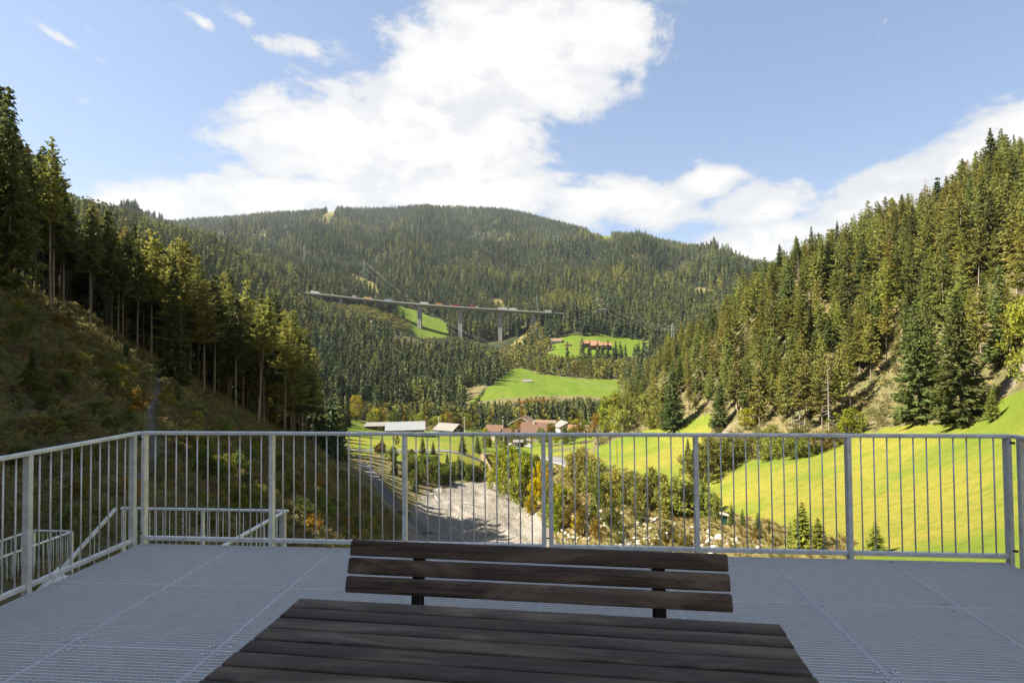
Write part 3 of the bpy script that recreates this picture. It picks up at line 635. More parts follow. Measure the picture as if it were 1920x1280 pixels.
railing('outer railing of the lowest landing against the brown slope', (e1[0]-.95, e1[1]), (e1[0]-.95, e1[1]-4.2), [0, 1.3, 2.6, 3.9], 11, base=LB, zt=1.1, group=SG)
#PART4
# ------------------------------------------------------------------ vegetation
def leaf_mat(name, c1, c2, c3, nscale=.35, trans=.35, use_obj=True):
    m, k, p, out = new_mat(name); oi = k.n('ShaderNodeObjectInfo'); g = k.n('ShaderNodeNewGeometry').outputs['Position']
    n = k.noise(g, nscale, 4, .65)
    base = k.mix(k.ramp(n, .35, .65), c1, c2); base = k.mix(k.math('MULTIPLY', k.ramp(k.noise(g, nscale*5, 3, .6), .5, .7), .55), base, c3)
    hs = k.n('ShaderNodeHueSaturation'); k.l(base, hs.inputs['Color'])
    k.l(k.ramp(oi.outputs['Random'], 0, 1, .478, .515), hs.inputs['Hue']); k.l(k.ramp(k.math('FRACT', k.math('MULTIPLY', oi.outputs['Random'], 7.31)), 0, 1, .72, 1.3), hs.inputs['Value'])
    col = hs.outputs[0]
    if use_obj: col = k.mix(1.0, col, oi.outputs['Color'], 'MULTIPLY')
    k.l(col, p.inputs['Base Color']); p.inputs['Roughness'].default_value = .75; p.inputs['Specular IOR Level'].default_value = .15
    tr = k.n('ShaderNodeBsdfTranslucent'); k.l(col, tr.inputs[0]); mx = k.n('ShaderNodeMixShader'); mx.inputs[0].default_value = trans
    k.l(p.outputs[0], mx.inputs[1]); k.l(tr.outputs[0], mx.inputs[2]); k.l(mx.outputs[0], out.inputs[0]); return m
L_SPRUCE = leaf_mat('spruce_needles', (0.0702, 0.0962, 0.0288), (0.1188, 0.1378, 0.0384), (0.1755, 0.1820, 0.0504))
L_LARCH = leaf_mat('larch_needles', (0.1620, 0.1690, 0.0384), (0.2430, 0.2314, 0.0504), (0.2970, 0.2600, 0.0624), trans=.45)
L_PINE = leaf_mat('pine_needles', (0.1318, 0.1477, 0.0416), (0.2170, 0.2130, 0.0572), (0.2945, 0.2627, 0.0806))
L_BROAD = leaf_mat('broad_leaves', (0.1187, 0.1365, 0.0275), (0.1875, 0.1885, 0.0352), (0.2750, 0.2405, 0.0495), trans=.4)
L_SHRUB = leaf_mat('shrub_leaves', (0.0875, 0.0975, 0.0264), (0.1500, 0.1365, 0.0352), (0.2125, 0.1820, 0.0495), nscale=1.2)
L_DRY = leaf_mat('dry_stalks', (.15, .115, .055), (.21, .16, .07), (.10, .085, .05), nscale=.8, trans=.2)
M_BARK = plain('bark', (.13, .105, .085), .95, .1, scale=3, vary=.45); M_BARKP = plain('pale_bark', (.27, .23, .19), .95, .1, scale=3, vary=.4)
M_DEAD = plain('dead_wood', (.30, .265, .235), .95, .1, scale=3, vary=.35)

def quads_to_mesh(name, C, A, B, mats, mi=None):
    """diamond leaf quads: centre C, half axis A (long), half axis B (wide)"""
    V = np.stack([C-A, C+B*1.0-A*.1, C+A, C-B-A*.1], 1).reshape(-1, 3); F = np.arange(len(V)).reshape(-1, 4)
    return np_mesh(name, V, F, mats, mi)
def trunk_mb(h, r0, seed, top=.96, dead=0, dl=.05, d0=.1, d1=.4, lean=0.0, n=7):
    g = np.random.default_rng(seed); m = MB(); bx, by = g.normal(0, .004, 2)
    P = [(bx*math.sin(t*3)+lean*t, by*math.sin(t*4), t*top-.03) for t in np.linspace(0, 1, 8)]
    m.cone(P, [r0*(1-t*.93)*(1+.5*math.exp(-t*30)) for t in np.linspace(0, 1, 8)], n)
    for i in range(dead):
        z = g.uniform(d0, d1); a = g.uniform(0, 6.28); l = dl*g.uniform(.4, 1)
        m.cone([(lean*z, 0, z), (lean*z+l*math.cos(a), l*math.sin(a), z-l*g.uniform(-.1, .45))], [r0*.16, r0*.04], 3)
    return m
def conifer(kind, seed, z0=.05, nw=40, Rm=.155, nb=6, nq=7, sp=.036, sw=.011, pw=.85, irregular=.25, droop=.35):
    """needle sprays in whorls; unit height"""
    g = np.random.default_rng(seed); C = []; A = []; B = []
    for w in range(nw):
        t = (w+g.uniform(-.4, .4))/nw; t = min(max(t, 0), .985); z = z0+(1-z0)*t
        Lw = (Rm*(1-t)**pw+.006)*(1 if z0 > .2 or t > .06 else .85)
        for b in range(nb if t < .8 else max(3, nb-2)):
            if g.random() < irregular*.55: continue
            a = g.uniform(0, 2*math.pi); L = Lw*g.uniform(1-irregular*1.6, 1+irregular*.7); d = np.array([math.cos(a), math.sin(a), 0]); s_ = np.array([-d[1], d[0], 0])
            dr = droop*(1-t*1.25); up = .30*g.uniform(.4, 1.4)
            m = max(2, int(nq*L/Rm+1.5))
            for i in range(m):
                q = (.18+.82*(i+g.uniform(0, .9))/m); zz = z+L*(-dr*q+up*q*q)+g.normal(0, .003)
                for sd_ in ((-1, 1) if q < .9 else (0,)):
                    dv = d*g.uniform(.5, 1.0)+s_*sd_*g.uniform(.35, .9); dv = dv+np.array([0, 0, g.uniform(-.65, .12)-(.25 if kind == 'spruce' else 0)]); dv /= np.linalg.norm(dv)
                    l = sp*g.uniform(.6, 1.25)*(1.08-q*.45)*(.55+.45*(1-t)); c = d*L*q+np.array([0, 0, zz])+dv*l*.55
                    wv = np.cross(dv, g.normal(0, 1, 3)); wv /= np.linalg.norm(wv)+1e-6
                    C.append(c); A.append(dv*l); B.append(wv*sw*g.uniform(.7, 1.4)*(1.1-t*.4))
    for i in range(6): # leader
        C.append(np.array([0, 0, .985-.012*i])); A.append(np.array([g.normal(0, .004), g.normal(0, .004), .018])); B.append(np.array([.004+.0015*i, 0, 0]))
    return np.array(C), np.array(A), np.array(B)
def clumps(seed, n, m, env, cs, ls, lw, flat=1.0):
    """leaf quads in clumps spread through an envelope: env(g) -> centre, radius factor"""
    g = np.random.default_rng(seed); C = []; A = []; B = []
    for i in range(n):
        c, f = env(g); k_ = int(m*g.uniform(.5, 1.4)); p = g.normal(0, 1, (k_, 3)); p /= np.linalg.norm(p, axis=1)[:, None]; p *= (g.random((k_, 1))**.5)*cs*f*g.uniform(.7, 1.25); p[:, 2] *= flat
        d = g.normal(0, 1, (k_, 3)); d /= np.linalg.norm(d, axis=1)[:, None]; w = np.cross(d, g.normal(0, 1, (k_, 3))); w /= np.linalg.norm(w, axis=1)[:, None]+1e-6
        s = g.uniform(.6, 1.4, (k_, 1)); C.append(c+p); A.append(d*ls*s); B.append(w*lw*s)
    return np.concatenate(C), np.concatenate(A), np.concatenate(B)
PROTO = {}
def proto(kind, trunk, crown_q, lmat, tmat):
    PROTO.setdefault(kind, []).append((trunk.mesh('trunk', tmat, True), quads_to_mesh('crown', *crown_q, [lmat])))
for s in range(4): # broad full spruces
    proto('spruce_full', trunk_mb(1, .0115, s), conifer('spruce', 10+s, .035, 62, .165+.015*(s % 2), 9, 13, .024, .0066, .8, .28, .42), L_SPRUCE, M_BARK)
for s in range(5): # forest spruces, bare lower trunk
    proto('spruce_forest', trunk_mb(1, .0095, 20+s, dead=38, dl=.06, d0=.08, d1=.45), conifer('spruce', 30+s, .26+.05*s, 46, .115+.012*(s % 3), 8, 11, .023, .0064, .8, .36, .40), L_SPRUCE, M_BARK)
for s in range(4):
    proto('larch', trunk_mb(1, .0088, 40+s, dead=22, dl=.05, d0=.1, d1=.5), conifer('larch', 50+s, .28+.07*(s % 3), 42, .135, 7, 12, .021, .0056, .58, .42, .20), L_LARCH, M_BARK)
for s in range(4): # right-hand hill: narrow pines / spruces, open crowns, pale trunks
    proto('pine', trunk_mb(1, .0085, 60+s, dead=30, dl=.05, d0=.12, d1=.55), conifer('pine', 70+s, .16+.08*s, 42, .155, 6, 11, .028, .0078, .50, .45, .16), L_PINE, M_BARKP)
M_BARKM = plain('mid_pale_bark', (.23, .19, .155), .95, .1, scale=3, vary=.4)  # medium pale bark for the slender bare trunks
for s in range(3): # trees of the left forest edge: long bare trunks, crowns high up
    proto('larch_bare', trunk_mb(1, .0080, 240+s, dead=16, dl=.035, d0=.2, d1=.6), conifer('larch', 250+s, .46+.07*s, 32, .115, 7, 11, .022, .0058, .50, .45, .18), L_LARCH, M_BARKM)
    proto('spruce_bare', trunk_mb(1, .0085, 260+s, dead=40, dl=.045, d0=.12, d1=.6), conifer('spruce', 270+s, .42+.07*s, 34, .105, 8, 10, .023, .0064, .7, .40, .38), L_SPRUCE, M_BARKM)
for s in range(3):
    def env(g, s=s):
        z = g.uniform(.22, .96); rr = (.30+.05*s)*math.sin(math.pi*min(.97, (z-.10)/.92))**.7*g.uniform(.45, 1); a = g.uniform(0, 6.28); return np.array([rr*math.cos(a), rr*math.sin(a), z]), 1
    t = trunk_mb(1, .016, 80+s, .8); gg = np.random.default_rng(s)
    for i in range(7):
        a = gg.uniform(0, 6.28); z = gg.uniform(.2, .5); t.cone([(0, 0, z), (.1*math.cos(a), .1*math.sin(a), z+.14), (.22*math.cos(a), .22*math.sin(a), z+.32)], [.007, .005, .002], 4)
    proto('broad', t, clumps(90+s, 80, 52, env, .075, .017, .0095), L_BROAD, M_BARK)
for s in range(2):
    def env(g): 
        z = g.uniform(.08, .98); rr = .17*math.sin(math.pi*min(.98, (z+.12)/1.12))**.6*g.uniform(.3, 1); a = g.uniform(0, 6.28); return np.array([rr*math.cos(a), rr*math.sin(a), z]), .8
    proto('columnar', trunk_mb(1, .014, 100+s, .85), clumps(110+s, 80, 48, env, .065, .015, .008), L_BROAD, M_BARK)
SHRUBS = []
for s in range(4):
    def env(g, s=s):
        z = g.uniform(.10, .9); rr = .52*math.sin(math.pi*min(.96, (z+.22)/1.2))**.6*g.uniform(.2, 1); a = g.uniform(0, 6.28); return np.array([rr*math.cos(a), rr*math.sin(a), z]), 1
    q = clumps(120+s, 46, 46, env, .13, .034, .017)
    st_ = MB(); gg = np.random.default_rng(130+s)
    for i in range(9):
        a = gg.uniform(0, 6.28); l = gg.uniform(.15, .4); st_.cone([(0, 0, -.05), (l*.5*math.cos(a), l*.5*math.sin(a), .35), (l*math.cos(a), l*math.sin(a), .75)], [.018, .012, .004], 4)
    SHRUBS.append((st_.mesh('stems', M_BARK, True), quads_to_mesh('foliage', *q, [L_SHRUB])))
def snag(seed, n=60, l0=.13):
    g = np.random.default_rng(seed); m = trunk_mb(1, .009, seed, .98)
    for i in range(n):
        z = g.uniform(.15, .95); a = g.uniform(0, 6.28); l = l0*(1.1-z)*g.uniform(.5, 1.2); dz = g.uniform(-.5, .1)
        m.cone([(0, 0, z), (l*.6*math.cos(a), l*.6*math.sin(a), z+l*dz*.5), (l*math.cos(a+.2), l*math.sin(a+.2), z+l*dz)], [.0028, .0018, .0008], 3)
    return m.mesh('branches', M_DEAD, True)
SNAG = [snag(s) for s in (1, 2)]

NAMES = {'spruce_full': ('spruce_tree', 'spruce'), 'spruce_forest': ('spruce_tree', 'spruce'), 'larch': ('larch_tree', 'larch'), 'larch_bare': ('larch_tree', 'larch'), 'spruce_bare': ('spruce_tree', 'spruce'), 'pine': ('pine_tree', 'pine'), 'broad': ('leafy_tree', 'tree'), 'columnar': ('leafy_tree', 'tree')}
def tree(kind, pos, H, label, group=None, tint=(1, 1, 1), width=1.0, lean=None):
    nm, cat = NAMES[kind]; L = PROTO[kind]; tm, cm = L[int(rng.integers(len(L)))]
    root = empty(nm, (pos[0], pos[1], pos[2]-.15), rng.uniform(0, 6.28), label, cat, group); root.scale = (H*width, H*width, H)
    if lean: root.rotation_euler = (lean[0], lean[1], root.rotation_euler[2])
    a = link(bpy.data.objects.new('trunk', tm), root); b = link(bpy.data.objects.new('crown', cm), root); b.color = (*tint, 1)
    return root
def shrub(pos, H, label, group=None, tint=(1, 1, 1), width=1.0):
    sm, fm = SHRUBS[int(rng.integers(len(SHRUBS)))]
    root = empty('shrub', (pos[0], pos[1], pos[2]-.1), rng.uniform(0, 6.28), label, 'shrub', group); root.scale = (H*width, H*width, H)
    link(bpy.data.objects.new('stems', sm), root); b = link(bpy.data.objects.new('foliage', fm), root); b.color = (*tint, 1); return root
def px_h(pos, px): return px*(pos[0]*FW[0]+pos[1]*FW[1])/FPX
def tree_px(kind, u, v, px, label, group=None, tint=(1, 1, 1), width=1.0, rmin=3, lean=None):
    p = hit(u, v, rmin); return tree(kind, p, px_h(p, px), label, group, tint, width, lean)
def shrub_px(u, v, px, label, group=None, tint=(1, 1, 1), width=1.0, rmin=3):
    p = hit(u, v, rmin); return shrub(p, px_h(p, px), label, group, tint, width)

def zroof(u, v, r_):
    d = ray(u, v); return EYE+d[2]/math.hypot(d[0], d[1])*r_
def scatter(region, n_try, mind, cond, rlo, rhi, alo, ahi):
    """random ground points (area-uniform) kept mind apart that satisfy cond(x,y,z,u,v,r)"""
    a = np.radians(rng.uniform(alo, ahi, n_try)); r_ = np.sqrt(rng.uniform(rlo**2, rhi**2, n_try)); x = np.sin(a)*r_; y = np.cos(a)*r_; z = zg(x, y); u, v = to_px(x, y, z)
    ok = cond(x, y, z, u, v, r_); grid = {}; out = []
    for i in np.where(ok)[0]:
        gx, gy = int(x[i]//mind), int(y[i]//mind); bad = False
        for ax in (-1, 0, 1):
            for ay in (-1, 0, 1):
                for (qx, qy) in grid.get((gx+ax, gy+ay), ()):
                    if (qx-x[i])**2+(qy-y[i])**2 < mind*mind: bad = True
        if not bad: grid.setdefault((gx, gy), []).append((x[i], y[i])); out.append((x[i], y[i], z[i], u[i], v[i], r_[i]))
    return out

# --- forest edge on the left slope
BL = np.array([(-400,470),(-200,500),(0,548),(140,594),(220,650),(300,694),(440,775),(540,822),(600,846),(628,850),(640,800)], float)
def left_forest(x, y, z, u, v, r_):
    return (v < np.interp(u, BL[:, 0], BL[:, 1])) & (r_ > 70) & (u > -330) & (u < 628)
FOREST_PTS = [p for p in scatter('left', 9000, 3.6, left_forest, 70, 150, -60, -18)]
FOREST_PTS.sort(key=lambda p: p[5])
# height that reaches the photographed tree line, by column
TOPL = np.array([(-300,60),(-100,120),(0,165),(45,270),(90,275),(130,350),(200,390),(260,420),(330,438),(400,500),(450,520),(520,555),(575,590),(615,660),(640,720)], float)
def zone_left(u): return 'at the far left' if u < 150 else ('left of the footpath' if u < 300 else ('behind the footpath' if u < 450 else 'at the valley end'))
for (x, y, z, u, v, r_) in FOREST_PTS[:330]:
    top = np.interp(u, TOPL[:, 0], TOPL[:, 1]); d = ray(float(u), float(top+rng.uniform(-8, 55))); Hh = EYE+d[2]/math.hypot(d[0], d[1])*r_-z
    if Hh < 5: continue
    Hh = min(Hh, 29); kd = 'larch' if rng.random() < np.interp(u, [-300, 150, 350, 620], [.1, .25, .5, .55]) else 'spruce_forest'
    if r_ > 112 and rng.random() < .25: continue
    edge = 'with a bare pale trunk' if kd == 'larch' else 'dark with bare lower trunk'
    kq = kd
    if r_ < 106 or rng.random() < .35: kq = 'larch_bare' if kd == 'larch' else ('spruce_bare' if rng.random() < .8 else kd)
    tree(kq, (x, y, z), Hh, ('olive larch ' if kd == 'larch' else 'dark spruce ')+'in the left forest '+zone_left(u)+', '+('front rank above the brushy slope' if r_ < 96 else 'standing deeper in the stand'),
         'larches of the forest on the left slope' if kd == 'larch' else 'spruces of the forest on the left slope', tint=(1, 1, 1), width=rng.uniform(.85, 1.15))
tree_px('larch_bare', 95, 580, 330, 'tall thin larch standing out against the sky above the left forest', tint=(.8, .8, .8), width=.8)
tree_px('spruce_full', 12, 552, 400, 'tallest dark spruce at the left edge of the photo', width=.8, tint=(.8, .85, .9))
tree_px('larch_bare', 482, 800, 250, 'leaning larch with a slanted bare trunk at the front of the left forest', lean=(0, .10), width=1.0)
tree_px('spruce_full', 325, 722, 250, 'dark spruce with sunlit right side behind the footpath', width=.7)

# --- right-hand hillside
def right_forest(x, y, z, u, v, r_):
    gv = np.interp(u, [1120, 1200, 1260, 1330, 1420, 1500, 1600, 1660, 1740, 1800, 1870, 1930, 2300], [798, 792, 776, 772, 800, 815, 795, 770, 765, 760, 730, 700, 560])
    c = cover(x, y, z, u, v); return (v < gv) & (r_ > 125) & (r_ < 345) & (u > 1118) & (u < 2060) & (c != 1)
RP = scatter('right', 30000, 4.7, right_forest, 125, 345, 1, 50); RP.sort(key=lambda p: p[5])
def vis_top(x, y, z, H):
    a_ = np.degrees(np.arctan2(x, y)); i = int(np.argmin(np.abs(GA-a_))); r_ = math.hypot(x, y); j = GR < r_*.985
    return (z+H-EYE)/r_ > np.max((GZ[i, j]-EYE)/GR[j])
nR = 0; EXTRA = []; npine = 0
TOPR = np.array([(1120,740),(1180,690),(1240,618),(1300,592),(1350,556),(1400,508),(1460,462),(1500,446),(1540,432),(1580,416),(1600,400),(1640,374),(1700,362),(1750,335),(1800,306),(1870,242),(1920,258),(2060,200)], float)
for (x, y, z, u, v, r_) in RP:
    if not vis_top(x, y, z, 20): continue
    if pip(np.array([u]), np.array([v]), [(1650,720),(1700,690),(1712,720),(1690,780),(1625,795),(1620,765)])[0]: continue
    if pip(np.array([u]), np.array([v]), [(1150,780),(1185,720),(1240,705),(1250,790),(1200,800)])[0] and rng.random() < .6: continue
    nR += 1
    q = rng.random(); kd = 'pine' if q < .60 else ('spruce_forest' if q < .65 else ('larch' if q < .93 else 'spruce_full'))
    Hh = float(rng.choice([rng.uniform(10, 15), rng.uniform(16, 21), rng.uniform(19, 25), rng.uniform(22, 28)], p=[.24, .36, .28, .12]))*(1.0 if u > 1330 else .86); zone = 'top, against the sky' if v < np.interp(u, [1240, 1330, 1500, 1700, 1900], [700, 655, 545, 465, 380]) else ('foot, above the meadow' if r_ < 190 else 'middle')
    if zone.startswith('foot'): Hh *= .9
    if u > 1560 and zone == 'middle' and rng.random() < .2: kd = 'spruce_full'
    tint = (rng.uniform(.86, 1.08), 1.0, .85) if kd != 'spruce_full' else (1, 1, 1)
    Hh = min(Hh, zroof(u, np.interp(u, TOPR[:, 0], TOPR[:, 1])+abs(rng.normal(0, 30))-4, r_)-z)
    if Hh < 5: continue
    if kd == 'pine':
        npine += 1
        if npine > 292: EXTRA.append((x, y, z, Hh)); continue
    nmk = {'pine': 'olive pine', 'spruce_forest': 'slim spruce', 'larch': 'yellowish larch', 'spruce_full': 'full dark spruce'}[kd]
    sec = 'far left end' if u < 1330 else ('left half' if u < 1560 else ('right half' if u < 1760 else 'right end'))
    tree(kd, (x, y, z), Hh, f'{nmk} on the sunlit right hill, {sec}, {zone}', {'pine': 'pines', 'spruce_forest': 'spruces', 'larch': 'larches', 'spruce_full': 'spruces'}[kd]+' on the right hillside', tint=tint, width=rng.uniform(.68, 1.12), lean=(rng.normal(0, .025), rng.normal(0, .025)))
for i in range(34):
    u = rng.uniform(1425, 1650); p = at_r(u, rng.uniform(186, 232) if u < 1560 else rng.uniform(176, 215)); kd = ['pine', 'spruce_full', 'larch', 'spruce_forest'][int(rng.integers(4))]
    tree(kd, p, rng.uniform(13, 20), {'pine': 'broad olive pine', 'spruce_full': 'full green spruce', 'larch': 'feathery yellowish larch', 'spruce_forest': 'bushy topped spruce'}[kd]+' above the dead trunks on the right hill', 'trees above the dead trunks on the right hill', tint=(.98, 1.0, .85), width=rng.uniform(1.0, 1.35))
# trees whose tops stand out against the sky along the ridge
for (u, vt, kd, w) in [(1395,500,'pine',.8),(1420,488,'spruce_forest',.8),(1466,456,'spruce_forest',1.0),(1498,440,'spruce_forest',.95),(1512,452,'spruce_forest',.8),(1527,422,'spruce_forest',.9),(1576,412,'spruce_forest',.85),(1604,405,'pine',.8),(1634,374,'pine',1.0),(1672,392,'spruce_forest',.8),(1712,366,'pine',.9),(1748,362,'pine',.9),(1790,345,'spruce_forest',.8),(1814,298,'spruce_forest',.95),(1842,322,'pine',.8),(1870,236,'spruce_forest',1.0),(1892,262,'pine',.9),(1916,258,'pine',.9)]:
    rr_ = float(np.interp(u, [1395, 1500, 1700, 1900], [262, 268, 285, 270])); p = at_r(u, rr_); H_ = zroof(u, vt, rr_)-p[2]
    tree(kd, p, float(np.clip(H_, 9, 31)), ('tall pine' if kd == 'pine' else 'tall spruce')+' rising above its neighbours on the right ridge, against '+('clouds' if u < 1800 else 'upper right sky'), 'taller trees along the right ridge', width=w*.85, tint=(.9, .95, .85))
# named trees on the right
tree_px('spruce_full', 1722, 792, 232, 'large dense spruce at the meadow edge, left of a similar one', width=1.15, rmin=90, tint=(.95, 1.0, .95))
tree_px('spruce_full', 1800, 796, 255, 'large broad spruce at the meadow edge, right of a similar one', width=1.2, rmin=90, tint=(1.0, 1.0, .9))
tree_px('spruce_full', 1862, 788, 62, 'small light green spruce right of the two large ones', width=1.6, rmin=90, tint=(1.5, 1.35, 1.0))
tree_px('spruce_full', 1812, 800, 40, 'young low spruce in front of the large broad spruce', width=2.2, rmin=90, tint=(1.1, 1.1, 1))
tree_px('spruce_full', 1682, 795, 22, 'tiny round spruce left of the large dense spruce', width=2.2, rmin=90)
tree_px('spruce_full', 1262, 806, 130, 'dark green spruce beside the pale bare shrubs at the hill foot', width=1.1, rmin=150, tint=(.8, .95, .9))
tree_px('spruce_full', 1350, 805, 100, 'dark spruce above the middle meadow, just right of its edge', width=1.2, rmin=150, tint=(.75, .9, .85))
tree_px('spruce_full', 1290, 862, 42, 'small spruce standing on the middle meadow by the fourth post', width=1.1, rmin=120)
for u, v, h_, w in ((1135, 812, 72, 1.15), (1152, 812, 78, 1.1)):
    tree_px('columnar', u, v, h_, 'bright green leafy tree at the hill foot beside the village, '+('left one of the pair' if u < 1140 else 'right one of the pair'), 'bright green trees beside the village', (1.3, 1.45, .9), w, 200)
shrub_px(1592, 815, 52, 'round bright yellow green bush at the upper meadow edge', tint=(1.75, 2.2, .45), width=1.25, rmin=110)
shrub_px(1408, 800, 36, 'round yellow bush on the hill foot left of the dead trunks', tint=(2.2, 2.35, .35), width=1.4, rmin=110)
tree_px('broad', 1950, 760, 215, 'pale yellow green leafy tree at the right edge of the photo', tint=(1.25, 1.3, .9), width=.7, rmin=90)
for i, (u, v, h_) in enumerate(((1738, 425, 105), (1497, 545, 75), (1555, 815, 150), (1500, 812, 115))):
    p = hit(u, v, 100); o = empty('dead_tree', (p[0], p[1], p[2]-.2), i, ['bare dead tree against the clouds on the right ridge', 'grey dead tree with bare branches near the left part of the ridge', 'grey dead trunk with hanging branches by the yellow bush', 'thin pale dead trunk left of the yellow bush'][i], 'dead tree')
    H = px_h(p, h_); o.scale = (H, H, H); link(bpy.data.objects.new('branches', SNAG[i % 2]), o)

# --- bushes: meadow edge, bank, creek
OB = 'olive bushes between the bank and the meadow'
for (u, v, h_, w) in [(1075,905,60,.9),(1092,918,72,.9),(1118,925,66,.95),(1140,930,48,1.0),(1160,940,62,.9),(1182,948,64,1),(1203,950,62,.95),(1222,955,78,.95),(1240,945,56,.9),(1255,968,62,1),(1275,968,78,1),(1298,965,70,.95),(1318,962,62,.9),(1335,975,56,.7),(1090,880,44,1),(1110,890,40,1.1)]:
    shrub_px(u, v, h_, 'tall olive bush in the row between the stony bank and the middle meadow', OB, (1.6+rng.uniform(-.2, .3), 1.65, 1.2), w, 60)
for (u, v, h_) in [(1312,905,62),(1335,890,66),(1355,880,58),(1330,870,55),(1375,868,52),(1300,890,50)]:
    shrub_px(u, v, h_, 'dark green leafy bush between the middle and the near meadow', 'leafy bushes between the two meadows', (.95, 1.05, .7), 1.1, 90)
for (u, v, h_) in [(1392,862,40),(1415,858,42),(1440,862,46),(1462,858,40),(1488,860,42),(1512,856,40),(1535,846,38),(1560,838,34),(1500,830,30),(1450,828,34)]:
    shrub_px(u, v, h_, 'low mixed bush along the upper left edge of the near meadow', 'bushes along the upper edge of the near meadow', (1.15, 1.35, .8) if rng.random() < .7 else (1.3, 1.05, .9), 1.25, 90)
for i, (u, v, h_, w, t) in enumerate([(1112,985,42,.8,(.7,1,.5)),(1095,1005,58,.7,(1.2,1,.6)),(1120,1010,40,.8,(1.6,1.2,.4)),(1148,995,62,.8,(.8,1,.6)),(1165,1020,36,.8,(.8,1,.5)),(1205,980,30,.9,(.7,.9,.6)),(1125,950,62,.75,(.8,1,.5)),(1250,1020,46,1,(1.1,1,.6)),(1275,1022,32,.9,(1.1,1,.6)),(1192,970,26,1,(1.1,1,.7)),(1060,990,34,1.1,(1.4,1.1,.6)),(1078,960,38,1,(1.3,1.1,.7)),(1290,1030,30,1,(1.2,1,.6)),(1420,1010,22,1.1,(1.2,1,.6)),(1452,1022,20,1.2,(1.4,1.1,.6)),(1232,1035,26,1.2,(1.2,1,.6))]):
    shrub_px(u, v, h_, 'bush growing among the pale boulders of the bank', 'bushes among the boulders', t, w, 40)
for i, (u, v, h_, w) in enumerate([(1003,955,62,.5),(1010,935,70,.45),(995,965,36,.7),(1023,945,70,.4),(1085,990,32,.9)]):
    shrub_px(u, v, h_, 'golden yellow autumn bush beside the gravel bed', 'golden bushes beside the gravel bed', (3.2, 2.5, .22), w, 60)
for (u, v, h_, w) in [(935,915,70,.8),(950,925,92,.7),(965,935,88,.7),(978,950,95,.65),(992,940,85,.6),(1035,970,70,.8),(1052,965,60,.9),(945,890,50,.9),(962,893,60,.8),(985,900,58,.8),(1005,895,45,.8),(1040,995,58,.75),(1020,900,40,1)]:
    shrub_px(u, v, h_, 'yellow green bush on the right shore of the gravel bed', 'yellow green bushes on the right shore of the gravel bed', (1.55+rng.uniform(-.4, .2), 1.75, .5), w, 60)
for i in range(120):
    u = rng.uniform(735, 905); v = rng.uniform(858, 912) if u > 800 else rng.uniform(855, 940)
    p = hit(u, v, 100)
    if cover(p[0], p[1], p[2], u, v, False) in (1, 2) or (u < 775 and v > 900): continue
    if rng.random() < .14: tree('spruce_full', p, rng.uniform(4.5, 9), 'young spruce on the shaded bank behind the gravel bed', 'young spruces on the shaded far bank', width=1.3)
    else: shrub(p, rng.uniform(3.5, 7), 'leafy bush on the shaded bank behind the gravel bed', 'bushes on the shaded far bank', (.9, 1.1, .65), .8)
for (u, v, h_) in [(716,846,30),(792,850,34),(812,850,24),(867,850,40),(895,848,34)]: tree_px('spruce_full', u, v, h_, 'small dark spruce beside the village road above the gravel bed', 'small spruces beside the village road', width=1.5, rmin=150)
shrub_px(712, 848, 18, 'dark reddish bush beside the road', tint=(.9, .35, .4), width=1.6, rmin=150)
for i, (u, v, h_, w, lb) in enumerate([(1505,1028,90,1.9,'light green young spruce with a pointed top at the front meadow edge'),(1534,1030,62,2.1,'spreading young spruce right of a pointed one'),(1482,1020,44,1.1,'dark small spruce left of the pointed young spruce'),(1392,990,38,1.3,'small round spruce right of the green hut'),(1421,1000,42,1.4,'small wide spruce, second right of the green hut'),(1372,985,44,1.0,'small spruce just behind the green hut'),(1442,1005,36,.6,'thin young tree between the small spruces'),(1345,975,48,1.3,'small spruce left of the green hut'),(1642,1036,62,1.9,'young spruce by the fifth railing post'),(1318,968,70,1.1,'tall dark spruce left of the green hut')]):
    tree_px('spruce_full', u, v, h_, lb, tint=(1.9, 1.7, 1.0) if u in (1505, 1534, 1642) else (1.2, 1.2, 1.0), width=w, rmin=40)

# --- left slope: shrubs one can tell apart plus undergrowth as one mass
LS = 'shrubs on the shaded left slope'
def left_slope(x, y, z, u, v, r_): return (r_ < 78) & (u > -200) & (u < 760) & (v > np.interp(u, BL[:, 0], BL[:, 1])) & ~((u > 268-(v-690)*.0) & (u < 306) & (v > 690) & (v < 870)) & (r_ > 13)
SP = scatter('ls', 3000, 2.6, left_slope, 13, 78, -60, -14)
for (x, y, z, u, v, r_) in SP[:190]:
    q = rng.random(); t, lb = ((1.05, 1.4, 1.1), 'dark green shrub') if q < .4 else (((2.2, 1.35, .85), 'rust brown shrub') if q < .55 else ((1.7, 1.65, 1.0), 'olive green shrub'))
    Hh = rng.uniform(.7, 1.9)*(1.15 if r_ > 40 else .7)
    shrub((x, y, z), Hh, f'{lb} on the shaded left slope, '+('below the stairs and railing' if v > 850 else ('close under the forest edge' if r_ > 58 else 'in the middle of the slope')), LS, t, rng.uniform(.8, 1.4))
for (u, v, h_, w, lb) in [(130,620,46,1.1,'bluish green small spruce below the dark trunks'),(235,680,40,1.4,'bushy bluish young spruce near the top of the path'),(60,715,70,.9,'dark green bush in the middle of the left slope')]:
    tree_px('spruce_full', u, v, h_, lb, tint=(.7, .95, 1.1), width=w*1.3)
